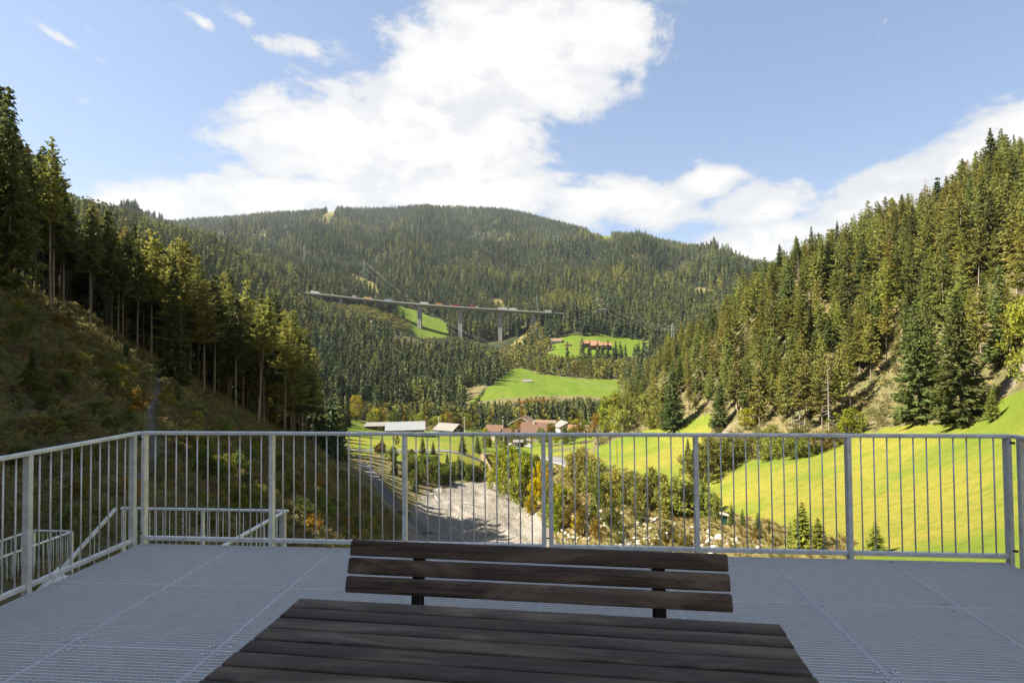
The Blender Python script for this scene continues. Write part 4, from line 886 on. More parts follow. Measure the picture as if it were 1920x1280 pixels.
#PART5
# ------------------------------------------------------------------ masses nobody could count: instanced by geometry nodes
def instancer(name, pts, rotz, scl, var, protos, label=None):
    """pts (n,3), scl (n,3); protos: objects kept outside the scene"""
    me = bpy.data.meshes.new(name); me.vertices.add(len(pts)); me.vertices.foreach_set('co', np.ascontiguousarray(pts, np.float32).ravel())
    for nm, ty, arr in (('inst_rot', 'FLOAT_VECTOR', rotz), ('inst_scale', 'FLOAT_VECTOR', scl)):
        at = me.attributes.new(nm, ty, 'POINT'); at.data.foreach_set('vector', np.ascontiguousarray(arr, np.float32).ravel())
    at = me.attributes.new('inst_kind', 'INT', 'POINT'); at.data.foreach_set('value', np.ascontiguousarray(var, np.int32))
    o = link(bpy.data.objects.new(name, me)); c = bpy.data.collections.new(name+'_sources')
    for i, (pn, pm) in enumerate(protos): po = bpy.data.objects.new(f'{name}_source_{i:02d}', pm); c.objects.link(po)
    ng = bpy.data.node_groups.new(name, 'GeometryNodeTree'); ng.interface.new_socket('Geometry', in_out='INPUT', socket_type='NodeSocketGeometry'); ng.interface.new_socket('Geometry', in_out='OUTPUT', socket_type='NodeSocketGeometry')
    N = ng.nodes; gi = N.new('NodeGroupInput'); go = N.new('NodeGroupOutput'); ip = N.new('GeometryNodeInstanceOnPoints'); ci = N.new('GeometryNodeCollectionInfo'); mp = N.new('GeometryNodeMeshToPoints')
    ci.inputs['Collection'].default_value = c; ci.inputs['Separate Children'].default_value = True; ci.inputs['Reset Children'].default_value = True
    def na(nm, ty): q = N.new('GeometryNodeInputNamedAttribute'); q.data_type = ty; q.inputs['Name'].default_value = nm; return q.outputs['Attribute']
    Lk = ng.links.new; Lk(gi.outputs[0], mp.inputs[0]); Lk(mp.outputs[0], ip.inputs['Points']); Lk(ci.outputs[0], ip.inputs['Instance']); ip.inputs['Pick Instance'].default_value = True
    Lk(na('inst_kind', 'INT'), ip.inputs['Instance Index']); Lk(na('inst_rot', 'FLOAT_VECTOR'), ip.inputs['Rotation']); Lk(na('inst_scale', 'FLOAT_VECTOR'), ip.inputs['Scale']); Lk(ip.outputs[0], go.inputs[0])
    md = o.modifiers.new('instances', 'NODES'); md.node_group = ng
    return tag(o, label, None, None, 'stuff')
L_FAR = leaf_mat('far_conifers', (0.0504, 0.0729, 0.0330), (0.0980, 0.1188, 0.0450), (0.1470, 0.1553, 0.0600), nscale=.02, trans=.15, use_obj=False)
L_FARL = leaf_mat('far_larches', (0.1553, 0.1755, 0.0468), (0.2025, 0.2093, 0.0546), (0.2430, 0.2228, 0.0585), nscale=.02, trans=.3, use_obj=False)
L_FARB = leaf_mat('far_leafy_trees', (0.1300, 0.1430, 0.0336), (0.1950, 0.1820, 0.0408), (0.2860, 0.2340, 0.0540), nscale=.05, trans=.3, use_obj=False)
FARP = []
def shade_core(rb, z0, z1, seed, n=7):
    """uneven inner cone of leaf quads, added to block light through a far crown"""
    g = np.random.default_rng(seed); C = []; A = []; B = []
    for lv in range(5):
        t = lv/5; z = z0+(z1-z0)*t; r_ = rb*(1-t)*g.uniform(.85, 1.1)
        for i in range(n):
            a = 2*math.pi*(i+.5*(lv % 2))/n; d = np.array([math.cos(a), math.sin(a), 0]); s_ = np.array([-d[1], d[0], 0])
            C.append(d*r_*.6+np.array([0, 0, z])); A.append(np.array([-d[0]*r_*.5, -d[1]*r_*.5, (z1-z0)*.17])); B.append(s_*r_*.62)
    return np.array(C), np.array(A), np.array(B)
def joinq(a, b): return tuple(np.concatenate([p, q]) for p, q in zip(a, b))
for s in range(5):
    C, A, B = conifer('spruce', 200+s, .06+.03*(s % 3), 15, .165, 6, 2.2, .075, .034, .75, .22, .45)
    C, A, B = joinq((C, A, B), shade_core(.13, .05, .9, s)); FARP.append(('far_spruce', quads_to_mesh('far_spruce', C, A, B, [L_FAR])))
for s in range(2):
    C, A, B = conifer('larch', 210+s, .12, 13, .16, 6, 2.2, .075, .03, .6, .30, .2)
    C, A, B = joinq((C, A, B), shade_core(.11, .12, .85, s)); FARP.append(('far_larch', quads_to_mesh('far_larch', C, A, B, [L_FARL])))
for s in range(3):
    def env(g):
        z = g.uniform(.12, .95); rr = .36*math.sin(math.pi*min(.97, (z+.02)/1.0))**.7*g.uniform(.4, 1); a = g.uniform(0, 6.28); return np.array([rr*math.cos(a), rr*math.sin(a), z]), 1
    FARP.append(('far_leafy', quads_to_mesh('far_leafy', *clumps(220+s, 26, 14, env, .11, .055, .036), [L_FARB])))
# horizon culling: keep a tree when some of it can be seen from about the platform
ELG = (GZ-EYE)/GR[None, :]; RUNMAX = np.maximum.accumulate(ELG, axis=1)
def visible(x, y, z, H, r_, tol=.012):
    i = np.clip(np.round(np.interp(np.degrees(np.arctan2(x, y)), GA, np.arange(len(GA)))).astype(int), 0, len(GA)-1); j = np.clip(np.searchsorted(GR, r_*.98)-1, 0, len(GR)-1)
    return (z+H-EYE)/r_ > RUNMAX[i, j]-tol
HILLTOP = [(1010,588),(1015,570),(1040,553),(1080,558),(1130,575),(1125,592)]
def far_cond(x, y, z, u, v, r_):
    c = cover(x, y, z, u, v); ok = (c == 0) | (c == 4); ok &= visible(x, y, z, 22, r_)
    for po in CLEAR: ok &= ~pip(u, v, po)
    ok &= ~((r_ < 372) & (u > 636) & (u < 1140)) & ~pip(u, v, [(735,630),(840,630),(850,660),(735,660)])
    return ok & (u > -400) & (u < 2100)
fx_, fk, fs = [], [], []
BRV = np.array([(560,535),(585,556),(640,574),(690,586),(710,594),(745,606),(787,624),(838,628),(863,630),(938,648),(965,640),(1000,604),(1040,595),(1060,590)], float)
def top_limit(u, r_):
    """highest picture row a tree may reach here, so the clearings and the bridge behind stay open as in the photo"""
    t = -1.0
    if 545 < u < 1024 and 560 < r_ < np.interp(u, [560, 640, 710, 787, 863, 1050], [960, 912, 886, 862, 844, 820]): t = max(t, np.interp(u, BRV[:, 0], BRV[:, 1])-2)
    if 870 < u < 1170 and r_ < 520: t = max(t, np.interp(u, [870, 905, 940, 1000, 1100, 1170], [752, 750, 745, 741, 740, 748]))
    if 1000 < u < 1225 and 600 < r_ < 690: t = max(t, 662)
    if 640 < u < 880 and r_ < 420: t = max(t, 745)
    return t
def far_zone(n, mind, rlo, rhi, alo, ahi, hlo, hhi, mixf, extra=None):
    P = scatter('far', n, mind, (lambda x, y, z, u, v, r_: far_cond(x, y, z, u, v, r_) & (extra(x, y, z, u, v, r_) if extra else True)), rlo, rhi, alo, ahi)
    for (x, y, z, u, v, r_) in P:
        pl, pb = mixf(x, y, z, u, v, r_); q = rng.random(); h_ = rng.uniform(hlo, hhi)
        if q < pb: kd = 7+int(rng.integers(3)); h_ *= .58; w = h_*rng.uniform(.9, 1.3)
        elif q < pb+pl: kd = 5+int(rng.integers(2)); w = h_*rng.uniform(.85, 1.15)
        else: kd = int(rng.integers(5)); w = h_*rng.uniform(.8, 1.1)
        tl_ = top_limit(u, r_)
        if tl_ > 0:
            hmax = zroof(u, tl_+rng.uniform(0, 10), r_)-z
            if hmax < 4:
                if u < 770 and r_ > 560: hmax = 4.5; kd = 7+int(rng.integers(3))
                else: continue
            if h_ > hmax: w *= max(.6, hmax/h_); h_ = hmax
        fx_.append((x, y, z-.4)); fk.append(kd); fs.append((w, w, h_))
def mix_mid(x, y, z, u, v, r_):
    n = float(fbm(x/60, y/60, 2)); n2 = float(fbm(x/240+4, y/240, 2))
    if r_ < 470: pb = .35 if v > 770 else .14
    elif bool(pip(np.array([u]), np.array([v]), [(960,640),(1010,600),(1040,660),(1000,690),(1180,690),(1200,715),(1000,705),(930,690)])[0]): pb = .8
    elif bool(pip(np.array([u]), np.array([v]), HILLTOP)[0]): return .35, .55
    else: pb = .05
    return float(np.clip(.09+n*.5+(.35 if u < 560 and r_ > 480 else 0)+n2*.3, 0, .85)), pb
far_zone(16000, 5.2, 345, 640, -36, 14, 12, 23, mix_mid)
far_zone(26000, 6.8, 640, 1150, -50, 24, 17, 28, mix_mid)
def mix_far(x, y, z, u, v, r_):
    n = float(fbm(x/260, y/260, 4)); return float(np.clip(.03+n*1.1, 0, .8)), .0
far_zone(26000, 11.0, 1150, 2000, -52, 26, 21, 33, mix_far)
far_zone(60000, 14.0, 2000, 3700, -52, 28, 23, 36, mix_far)
for (x, y, z, Hh) in EXTRA: fx_.append((x, y, z-.4)); fk.append(int(rng.integers(7))); fs.append((Hh, Hh, Hh))
# behind the front ranks on the left slope, and the wood above the platform that shades it
for p in scatter('left_back', 5000, 4.2, lambda x, y, z, u, v, r_: (r_ > 24) & (visible(x, y, z, 25, r_) | (u < -300)), 24, 170, -125, -61): fx_.append((p[0], p[1], p[2]-.4)); fk.append(int(rng.integers(5))); h_ = rng.uniform(14, 20); fs.append((h_*.9, h_*.9, h_))
for p in scatter('left_back2', 5000, 5.5, lambda x, y, z, u, v, r_: visible(x, y, z, 20, r_) & (u < 640), 150, 345, -60, -17): fx_.append((p[0], p[1], p[2]-.4)); fk.append(int(rng.integers(7))); h_ = rng.uniform(14, 19); fs.append((h_, h_, h_))
n = len(fx_); rot = np.zeros((n, 3)); rot[:, 2] = rng.uniform(0, 6.28, n); rot[:, :2] = rng.normal(0, .03, (n, 2))
instancer('distant_forest', np.array(fx_), rot, np.array(fs), np.array(fk), FARP, 'dense conifer forest covering the mountain and hills across the valley')
print('far trees', n, 'right', nR, 'left', len(FOREST_PTS))

# undergrowth of the left slope and dry grass of the bank
L_UND = leaf_mat('undergrowth_leaves', (.15, .16, .058), (.24, .21, .08), (.30, .22, .11), nscale=.35, trans=.3, use_obj=False)
UND = []
for s in range(4):
    def env(g):
        z = g.uniform(.06, .85); rr = .6*math.sqrt(g.random()); a = g.uniform(0, 6.28); return np.array([rr*math.cos(a), rr*math.sin(a), z]), 1
    UND.append(('bush', quads_to_mesh('bush', *clumps(300+s, 26, 20, env, .17, .055, .026), [L_UND if s < 3 else L_DRY])))
def tuft(seed, n=70, mat=None):
    g = np.random.default_rng(seed); a = g.uniform(0, 6.28, n); l = g.uniform(.4, 1, n); b = g.uniform(0, .35, n)
    base = np.stack([np.cos(a)*b, np.sin(a)*b, np.zeros(n)], 1); dv = np.stack([np.cos(a)*.5, np.sin(a)*.5, np.ones(n)], 1)*l[:, None]*.5; w = np.stack([-np.sin(a), np.cos(a), np.zeros(n)], 1)*.022
    return quads_to_mesh('tuft', base+dv, dv, w, [mat])
UND += [('tuft', tuft(310, 80, L_DRY)), ('tuft', tuft(311, 80, L_UND))]
P = scatter('und', 30000, .62, lambda x, y, z, u, v, r_: (r_ > 8) & (u < 790) & (v > np.interp(u, BL[:, 0], BL[:, 1])-14) & (cover(x, y, z, u, v) == 0) & ~((np.abs(u-np.interp(v, [690,745,790,850,900], [295,291,280,287,264])) < np.interp(v, [690,760,850,900], [9,15,22,30])) & (v > 690) & (v < 930)), 8, 112, -62, -14)
n = len(P); A_ = np.array(P); sc_ = rng.uniform(.35, 1.05, n)*np.interp(A_[:, 5], [8, 40, 110], [.45, 1.0, 1.4]); rot = np.zeros((n, 3)); rot[:, 2] = rng.uniform(0, 6.28, n)
vk = rng.choice(6, n, p=[.25, .25, .24, .10, .08, .08]); instancer('undergrowth', A_[:, :3]-np.array([0, 0, .05]), rot, np.stack([sc_*1.1, sc_*1.1, sc_], 1), vk, UND, 'low brown green brush covering the shaded left slope')
P = scatter('dry', 16000, .75, lambda x, y, z, u, v, r_: (cover(x, y, z, u, v) == 3) & (u > 940) & (u < 1700), 45, 200, -8, 32)
n2_ = len(P); A_ = np.array(P); sc_ = rng.uniform(.35, .9, n2_); rot = np.zeros((n2_, 3)); rot[:, 2] = rng.uniform(0, 6.28, n2_)
L_GOLD = leaf_mat('dry_grass_blades', (.19, .15, .052), (.24, .185, .066), (.13, .13, .04), nscale=.4, trans=.3, use_obj=False)
instancer('dry_grass', A_[:, :3]-np.array([0, 0, .04]), rot, np.stack([sc_*1.2, sc_*1.2, sc_], 1), np.zeros(n2_, int), [('tuft', tuft(320, 90, L_GOLD))], 'dry golden grass between the boulders of the bank')
print('undergrowth', n, 'dry grass', n2_)
# brush on the right hillside floor and foot
P = scatter('rb', 9000, 1.6, lambda x, y, z, u, v, r_: (cover(x, y, z, u, v) == 0) & (u > 1120) & (u < 2000) & (r_ > 125) & (r_ < 300) & (fbm(x/12, y/12, 3) > -.25), 125, 300, 3, 40)
n3_ = len(P); A_ = np.array(P); sc_ = rng.uniform(.8, 2.6, n3_); rot = np.zeros((n3_, 3)); rot[:, 2] = rng.uniform(0, 6.28, n3_)
L_RB = leaf_mat('hillside_brush_leaves', (0.1045, 0.1080, 0.0300), (0.1540, 0.1440, 0.0400), (0.2200, 0.1800, 0.0600), nscale=.15, trans=.3, use_obj=False)
RBP = [(a_, m_.copy()) for a_, m_ in UND[:3]]
for _, m_ in RBP: m_.materials.clear(); m_.materials.append(L_RB)
instancer('hillside_brush', A_[:, :3]-np.array([0, 0, .1]), rot, np.stack([sc_, sc_, sc_*.9], 1), rng.integers(0, 3, n3_), RBP, 'low brush between the trunks on the sunlit right hillside')

# ------------------------------------------------------------------ boulders of the bank
M_ROCK = plain('pale_rock', (.34, .31, .26), .9, .2, scale=2.5, vary=.22, bmp=.6)
ROCKS = []
import bmesh
for s in range(6):
    bm = bmesh.new(); bmesh.ops.create_icosphere(bm, subdivisions=2, radius=1); g = np.random.default_rng(400+s)
    cuts = [(q/np.linalg.norm(q), g.uniform(.45, .85)) for q in g.normal(0, 1, (9, 3))]
    for vtx in bm.verts:
        p = np.array(vtx.co)
        for nrm, dd in cuts:
            e = p@nrm
            if e > dd: p = p-nrm*(e-dd)
        p *= np.array([1.15, .9, .75])*(1+g.normal(0, .02)); vtx.co = p
    me = bpy.data.meshes.new('boulder'); bm.to_mesh(me); bm.free(); me.materials.append(M_ROCK); ROCKS.append(me)
P = scatter('rock', 6000, .95, lambda x, y, z, u, v, r_: pip(u, v, [(1042,1040),(1040,985),(1010,985),(1060,930),(1075,905),(1110,935),(1150,958),(1220,972),(1300,990),(1370,1002),(1440,1026),(1450,1040)]) & (fbm(x/7, y/7, 3) > -.12) & (r_ < 185), 50, 185, -2, 24)
P.sort(key=lambda p: p[5])
for (x, y, z, u, v, r_) in P[:285]:
    o = link(bpy.data.objects.new('boulder', ROCKS[int(rng.integers(6))])); s = .22+.55*rng.random()**2.8; o.location = (x, y, z+s*.1); o.scale = (s*rng.uniform(.8, 1.3), s, s*rng.uniform(.7, 1)); o.rotation_euler = (rng.uniform(-.5, .5), rng.uniform(-.5, .5), rng.uniform(0, 6.28))
    tag(o, 'pale angular boulder on the stony bank beside the gravel bed', 'boulder', 'boulders of the stony bank')
M_STONE = plain('creek_stone', (.27, .25, .22), .95, .1, scale=6, vary=.3)
STONES = []
for r0_ in ROCKS[:6]:
    q_ = r0_.copy(); q_.name = 'stone'; q_.materials.clear(); q_.materials.append(M_STONE); STONES.append(q_)
M_LOG = plain('driftwood', (.40, .37, .33), .9, .2, scale=3)
for i, (u1, v1, u2, v2) in enumerate(((764,957,775,966), (835,942,905,948), (815,930,822,940))):
    a = hit(u1, v1, 60); b = hit(u2, v2, 60); m = MB(); a[2] += .15; b[2] += .15; m.cone([a, (a+b)/2+np.array([0, .3, .05]), b], [.17, .15, .08], 7)
    tag(m.build('log', M_LOG, None, True), ['pale log at the lower end of the gravel track', 'long thin pale trunk lying across the gravel bed', 'short bent driftwood trunk on the far gravel bed'][i], 'log')
P = scatter('pebble', 14000, .8, lambda x, y, z, u, v, r_: (cover(x, y, z, u, v) == 2), 60, 214, -20, 4)
n4_ = len(P); A_ = np.array(P); sc_ = .05+.24*rng.random(n4_)**4; rot = rng.uniform(0, 6.28, (n4_, 3))
instancer('gravel_stones', A_[:, :3], rot, np.stack([sc_*1.2, sc_, sc_*.8], 1), rng.integers(0, 6, n4_), [('stone', r_) for r_ in STONES], 'loose grey stones strewn over the gravel bed')
#PART6
# ------------------------------------------------------------------ village
def roofm(name, col, sc=2.0): return plain(name, col, .85, .2, scale=sc, vary=.22, bmp=.4)
W_WHITE = plain('white_plaster', (.46, .44, .39), .9, .2, vary=.06); W_CREAM = plain('cream_plaster', (.38, .33, .24), .9, .2, vary=.08); W_WOOD = plain('brown_boards', (.09, .052, .03), .85, .2, scale=3, vary=.3); W_TAN = plain('tan_boards', (.25, .19, .11), .85, .2, scale=3, vary=.2)
R_BROWN = roofm('brown_tiles', (.105, .060, .042)); R_ORANGE = roofm('orange_tiles', (.22, .115, .072)); R_GREY = roofm('grey_sheet_roof', (.20, .21, .225)); R_SLATE = roofm('grey_corrugated_roof', (.17, .16, .15)); R_TAN = roofm('tan_tiles', (.17, .115, .085)); R_WHITE = roofm('white_roof_boards', (.45, .44, .42))
G_DARK = plain('window_glass', (.03, .035, .045), .15, .5, vary=.1, bmp=0); M_FRAME = plain('window_frame_white', (.7, .68, .65), .6, .3, vary=.05, bmp=0)
def house(name, label, pos, yaw, w, d, h, rise, wall, roof, over=.8, chim=None, wins=(), gable=None, cat='house', door=None, group=None, sink=1.5):
    """ridge along local X; w along X, d along Y; wins: (side, offset, z, width, height), side f b l r"""
    root = empty(name, pos, yaw, label, cat, group); m = MB()
    x, y = w/2, d/2
    m.add([(-x,-y,-sink),(x,-y,-sink),(x,y,-sink),(-x,y,-sink),(-x,-y,h),(x,-y,h),(x,y,h),(-x,y,h),(-x,0,h+rise),(x,0,h+rise)], [(0,3,2,1),(0,1,5,4),(2,3,7,6),(1,2,6,9,5),(3,0,4,8,7)]); m.build('wall', wall, root)
    m = MB(); sl = rise/y; X = x+over; Y = y+over; t = .22; z0 = h-over*sl+.02
    for sg in (-1, 1): m.add([(-X,sg*Y,z0),(X,sg*Y,z0),(X,0,h+rise+.02),(-X,0,h+rise+.02),(-X,sg*Y,z0+t),(X,sg*Y,z0+t),(X,0,h+rise+t),(-X,0,h+rise+t)], [(0,1,2,3),(4,7,6,5),(0,4,5,1),(0,3,7,4),(1,5,6,2)])
    rf = m.build('roof', roof, root)
    if gable is not None:
        for sx_ in (-1, 1):
            m = MB()
            for sg in (-1, 1): m.bar((sx_*(X+.04), sg*Y, z0+t*.4), (sx_*(X+.04), 0, h+rise+t*.4), .08, .45, up=(0, 0, 1))
            m.build('gable_board', gable, root)
    if chim: m = MB(); m.box((chim[0], chim[1], h+rise*(1-abs(chim[1])/y)+.7), (.8, .7, 2.2)); m.box((chim[0], chim[1], h+rise*(1-abs(chim[1])/y)+1.85), (1.0, .9, .12)); m.build('chimney', W_WHITE, rf)
    for (sd_, o_, z, ww, hh) in wins:
        c, n_ = {'f': ((o_, -y-.02, z), 0), 'b': ((o_, y+.02, z), 0), 'l': ((-x-.02, o_, z), 1), 'r': ((x+.02, o_, z), 1)}[sd_]
        m = MB(); m.box(c, (.10, ww+.24, hh+.24) if n_ else (ww+.24, .10, hh+.24)); f = m.build('window', M_FRAME, root)
        m = MB(); m.box(c, (.14, ww, hh) if n_ else (ww, .14, hh)); m.build('pane', G_DARK, f)
    if door: m = MB(); m.box((door[0], -y-.03, door[1]/2), (door[2], .1, door[1])); m.build('door', W_WOOD, root)
    return root
def vil(u, r_, dz=0): p = at_r(u, r_); p[2] += dz; return p
def house_px(name, label, u, vr, r_, yaw, w, d, h, rise, wall, roof, **kw):
    """ridge line appears at (u, vr)"""
    p = at_r(u, r_); p[2] = zroof(u, vr, r_)-h-rise-.2; kw.setdefault('sink', 6); return house(name, label, p, yaw, w, d, h, rise, wall, roof, **kw)
house_px('barn', 'long barn with a wide pale grey sheet roof above the green field', 760, 790, 305, R(14), 19.5, 11, 3.4, 3.4, W_TAN, R_GREY, over=.7, cat='barn', wins=[('r', -2, 1.8, 1.4, 1.2), ('f', -3, 1.6, 3.5, 2.2)], door=(5, 2.6, 2.4))
house_px('barn', 'low dark brown barn left of the pale grey roof', 708, 791, 330, R(8), 13, 8, 2.6, 1.6, W_WOOD, R_SLATE, over=.5, cat='barn', wins=[('f', 2, 1.5, 2, 1)])
house_px('shed', 'brown timber shed with a grey corrugated roof between barn and houses', 842, 793, 335, R(-28), 13, 11, 3.2, 3.0, W_WOOD, R_SLATE, over=1.0, cat='shed', gable=R_WHITE, wins=[('r', 0, 2.2, 2.5, 1.2), ('f', -2, 1.5, 1.6, 1.2)], door=(2, 2.3, 2.2))
house_px('house', 'small cream house with a dark brown roof left of the crane', 928, 796, 330, R(-20), 9.5, 9, 4.2, 2.8, W_CREAM, R_BROWN, gable=W_WOOD, wins=[('f', -2.5, 3, 1.1, 1.3), ('f', 0, 3, 1.1, 1.3), ('f', 2.5, 3, 1.1, 1.3), ('r', -1.5, 3, 1.1, 1.3), ('r', 1.5, 3, 1.1, 1.3)])
house_px('house', 'large house under construction with pale roof edge behind the crane', 980, 780, 372, R(90-8), 13, 15.5, 6.0, 4.2, W_WOOD, R_TAN, over=1.2, gable=R_WHITE, wins=[('l', -4, 4.5, 1.4, 1.6), ('l', 0, 4.5, 3, 1.8), ('l', 4, 4.5, 1.4, 1.6), ('l', 0, 8.0, 1.4, 1.2)])
house_px('house', 'big house with a broad red brown tiled roof and dormer window', 1003, 791, 322, R(-14), 14.5, 13, 4.2, 4.6, W_WHITE, R_BROWN, over=1.1, chim=(-.5, -1.2), wins=[('f', -4, 2.6, 1.2, 1.3), ('f', 0, 2.6, 1.2, 1.3), ('f', 4, 2.6, 1.2, 1.3)])
house_px('house', 'white house with small square windows and a grey brown roof', 1058, 789, 352, R(90+20), 12, 10.5, 6.2, 2.6, W_WHITE, R_SLATE, over=1.0, gable=W_WOOD, wins=[('l', -2.6, 6.6, 1, 1), ('l', -.6, 6.6, 1, 1), ('l', -3, 3.6, 1.1, 1.2), ('l', 0, 3.6, 1.1, 1.2), ('l', 3, 3.6, 1.1, 1.2), ('f', 0, 4, 1.1, 1.3)])
house_px('house', 'house with a light orange roof and white chimney at the right end of the village', 1088, 796, 318, R(-10), 12.5, 11, 4.2, 3.8, W_WHITE, R_ORANGE, over=.9, chim=(0, -1.0), wins=[('f', -3, 2.6, 1.2, 1.3), ('f', 1, 2.6, 1.2, 1.3)])
house_px('house', 'house with a faded tan roof half hidden behind the red brown roof', 1022, 787, 360, R(-15), 13, 10, 5, 3.2, W_CREAM, R_TAN, over=.9, wins=[('f', 2, 3.4, 1.2, 1.3)])
house_px('house', 'white gabled house behind the orange roof', 1108, 791, 345, R(80), 9, 8, 5.5, 3, W_WHITE, R_SLATE, wins=[('l', 0, 5.6, 1, 1.1)])
house_px('house', 'small house with a reddish roof behind the crane mast, far left', 955, 802, 318, R(10), 7, 7, 3.2, 2.2, W_CREAM, R_BROWN, wins=[('f', 0, 2, 1, 1.1)])
house_px('house', 'pale flat garage by the road below the village houses', 975, 824, 285, R(5), 7, 5, 2.4, .7, W_WHITE, R_SLATE, over=.4, cat='garage', door=(0, 2.1, 2.6))
house_px('house', 'dark timber house half hidden by bushes below the orange roof', 1102, 826, 268, R(20), 6, 6, 4.2, 1.8, W_WHITE, W_WOOD, over=.6, wins=[('f', 0, 2.2, 3.6, 2.6)])
# farm on the upper meadow
house_px('farmhouse', 'long farm building with orange roof, left of two joined roofs', 1107, 638.5, 752, R(4), 24, 11, 5.5, 3.2, W_WOOD, R_ORANGE, over=1.0, cat='farm building', wins=[('f', -6, 2, 2.5, 1.6), ('f', 4, 2, 2, 1.6)])
house_px('farmhouse', 'long farm building with orange roof, right of two joined roofs', 1127, 642, 742, R(2), 27, 11, 4.2, 3.4, W_WOOD, R_ORANGE, over=1.0, cat='farm building', wins=[('f', -5, 1.8, 3, 1.6), ('f', 6, 1.8, 3, 1.6)])
house_px('farmhouse', 'white farmhouse with pinkish roof at the left end of the upper meadow', 1043, 634, 765, R(5), 14, 11, 6, 3.4, W_WHITE, R_TAN, over=1.0, cat='farm building', wins=[('f', -3, 3.5, 1.3, 1.5), ('f', 2, 3.5, 1.3, 1.5), ('r', 0, 3.5, 1.3, 1.5)])
house_px('shed', 'tiny dark red shed left of the farm buildings', 1065, 644, 752, R(0), 8, 6, 2.4, 1.6, W_WOOD, R_BROWN, over=.4, cat='shed', door=(0, 2, 2.4))
house_px('service_building', 'small white building with flat pale roof at the right end of the motorway bridge', 1129, 579, 862, R(-6), 15, 8, 5.5, .5, W_WHITE, R_WHITE, over=1.2, cat='building', wins=[('f', -4, 3, 2, 1.6), ('f', 1, 3, 2, 1.6)])
house_px('hay_hut', 'lone grey wooden hay hut on the bright green middle meadow', 988, 711.5, 545, R(8), 8.2, 5, 2.6, 1.6, plain('grey_boards', (.20, .18, .15), .9, .1, scale=3, vary=.3), R_SLATE, over=.5, cat='hut', door=(1, 1.8, 1.6))
for i, (u, v, lb) in enumerate(((1112, 435, 'tiny white hut on the mountain pasture, left one'), (1122, 436, 'tiny white hut on the mountain pasture, right one'))):
    house_px('mountain_hut', lb, u, v, 2790, R(10*i), 20, 11, 5, 4, W_WHITE, R_SLATE, cat='hut', wins=[('f', 0, 3, 3, 2)])
# village trees
for i in range(215):
    u = rng.uniform(690, 1125); r_ = rng.uniform(348, 425) if i < 130 else rng.uniform(272, 335)
    if i >= 130 and (u < 905): continue
    p = at_r(u, r_)
    if pip(np.array([u]), np.array([float(to_px(*p)[1])]), POLY['meadow_left'])[0] and u < 895: continue
    pal = [((1.0, 1.1, .7), 'green'), ((1.7, 1.5, .6), 'yellowish'), ((1.3, .85, .6), 'rust tinged'), ((.75, .95, .8), 'dark green')][int(rng.integers(4))]
    kd = 'broad' if rng.random() < .6 else ('columnar' if rng.random() < .6 else 'spruce_full')
    tree(kd, p, rng.uniform(6, 11) if r_ > 340 else rng.uniform(5.5, 10), f'{pal[1]} '+('spruce' if kd == 'spruce_full' else ('slim leafy tree' if kd == 'columnar' else 'round leafy tree'))+(' behind the village roofs' if r_ > 340 else ' among the village houses'), 'spruces of the village' if kd == 'spruce_full' else 'leafy trees of the village', pal[0])
for (u, v, px, kd, t, lb) in [(1012,800,24,'broad',(2.2,1.9,.6),'yellow tree in front of the tan roof'),(668,790,46,'broad',(1.6,1.3,.7),'pale yellow green tree at the end of the left forest'),(650,800,60,'spruce_full',(1,1,.9),'spruce at the end of the left forest above the lane'),(852,800,26,'columnar',(1.2,1.2,.8),'slim tree behind the corrugated shed roof'),(876,806,30,'broad',(1,1.05,.8),'round tree right of the corrugated shed'),(744,836,18,'broad',(1,.9,.7),'small sparse tree in the left field')]:
    tree_px(kd, u, v, px*1.1, lb, tint=t, rmin=200)
# poplars / shrubs of pale bare twigs at the hill foot
for i in range(14):
    u = rng.uniform(1165, 1245); v = rng.uniform(770, 812); shrub_px(u, v, rng.uniform(26, 52), 'pale thinly leaved bush at the foot of the right hill beside the bright trees', 'pale bushes at the foot of the right hill', (1.6, 1.8, 1.4), .9, 200)
# bushes along the farm hedge (nearest band below the farm meadow)
for i in range(60):
    t = rng.random(); u = 1000+t*190; p = at_r(u, rng.uniform(630, 672)); pal = [(1, 1.05, .75), (1.35, 1.25, .7), (.8, .95, .8)][int(rng.integers(3))]
    tree('broad', p, min(rng.uniform(7, 12), max(4, zroof(u, 664, math.hypot(p[0], p[1]))-p[2])), 'round leafy tree in the hedge below the farm meadow', 'leafy trees of the farm hedge', pal)
for u, v, h_ in ((1104, 674, 30), (1128, 672, 26), (1150, 674, 24)): tree_px('spruce_full', u, v, h_, 'dark pointed spruce rising from the farm hedge, '+{1104: 'left', 1128: 'middle', 1150: 'right'}[u], width=1.2, rmin=500)

# ---- crane
M_CRANE = plain('crane_orange', (.55, .24, .03), .5, .4, vary=.1, bmp=0)
cp = at_r(977, 362); ztop = zroof(977, 754, 362); cr = empty('tower_crane', cp, R(8), 'orange tower crane rising behind the village roofs', 'crane')
def lattice(m, a, b, w, n, up=(0, 0, 1)):
    a = np.asarray(a, float); b = np.asarray(b, float); d = (b-a)/np.linalg.norm(b-a); s = np.cross(d, up); s /= np.linalg.norm(s); t = np.cross(s, d); cs = [s*w/2*i+t*w/2*j for i, j in ((-1,-1),(1,-1),(1,1),(-1,1))]
    for c in cs: m.bar(a+c, b+c, .24, .24, up=up)
    for i in range(n):
        p, q = a+(b-a)*i/n, a+(b-a)*(i+1)/n
        for j in range(4): m.bar(p+cs[j], q+cs[(j+1) % 4], .13, .13, up=up)
hh = ztop-cp[2]
m = MB(); lattice(m, (0, 0, -6), (0, 0, hh), 1.5, 16, (1, 0, 0)); m.build('mast', M_CRANE, cr)
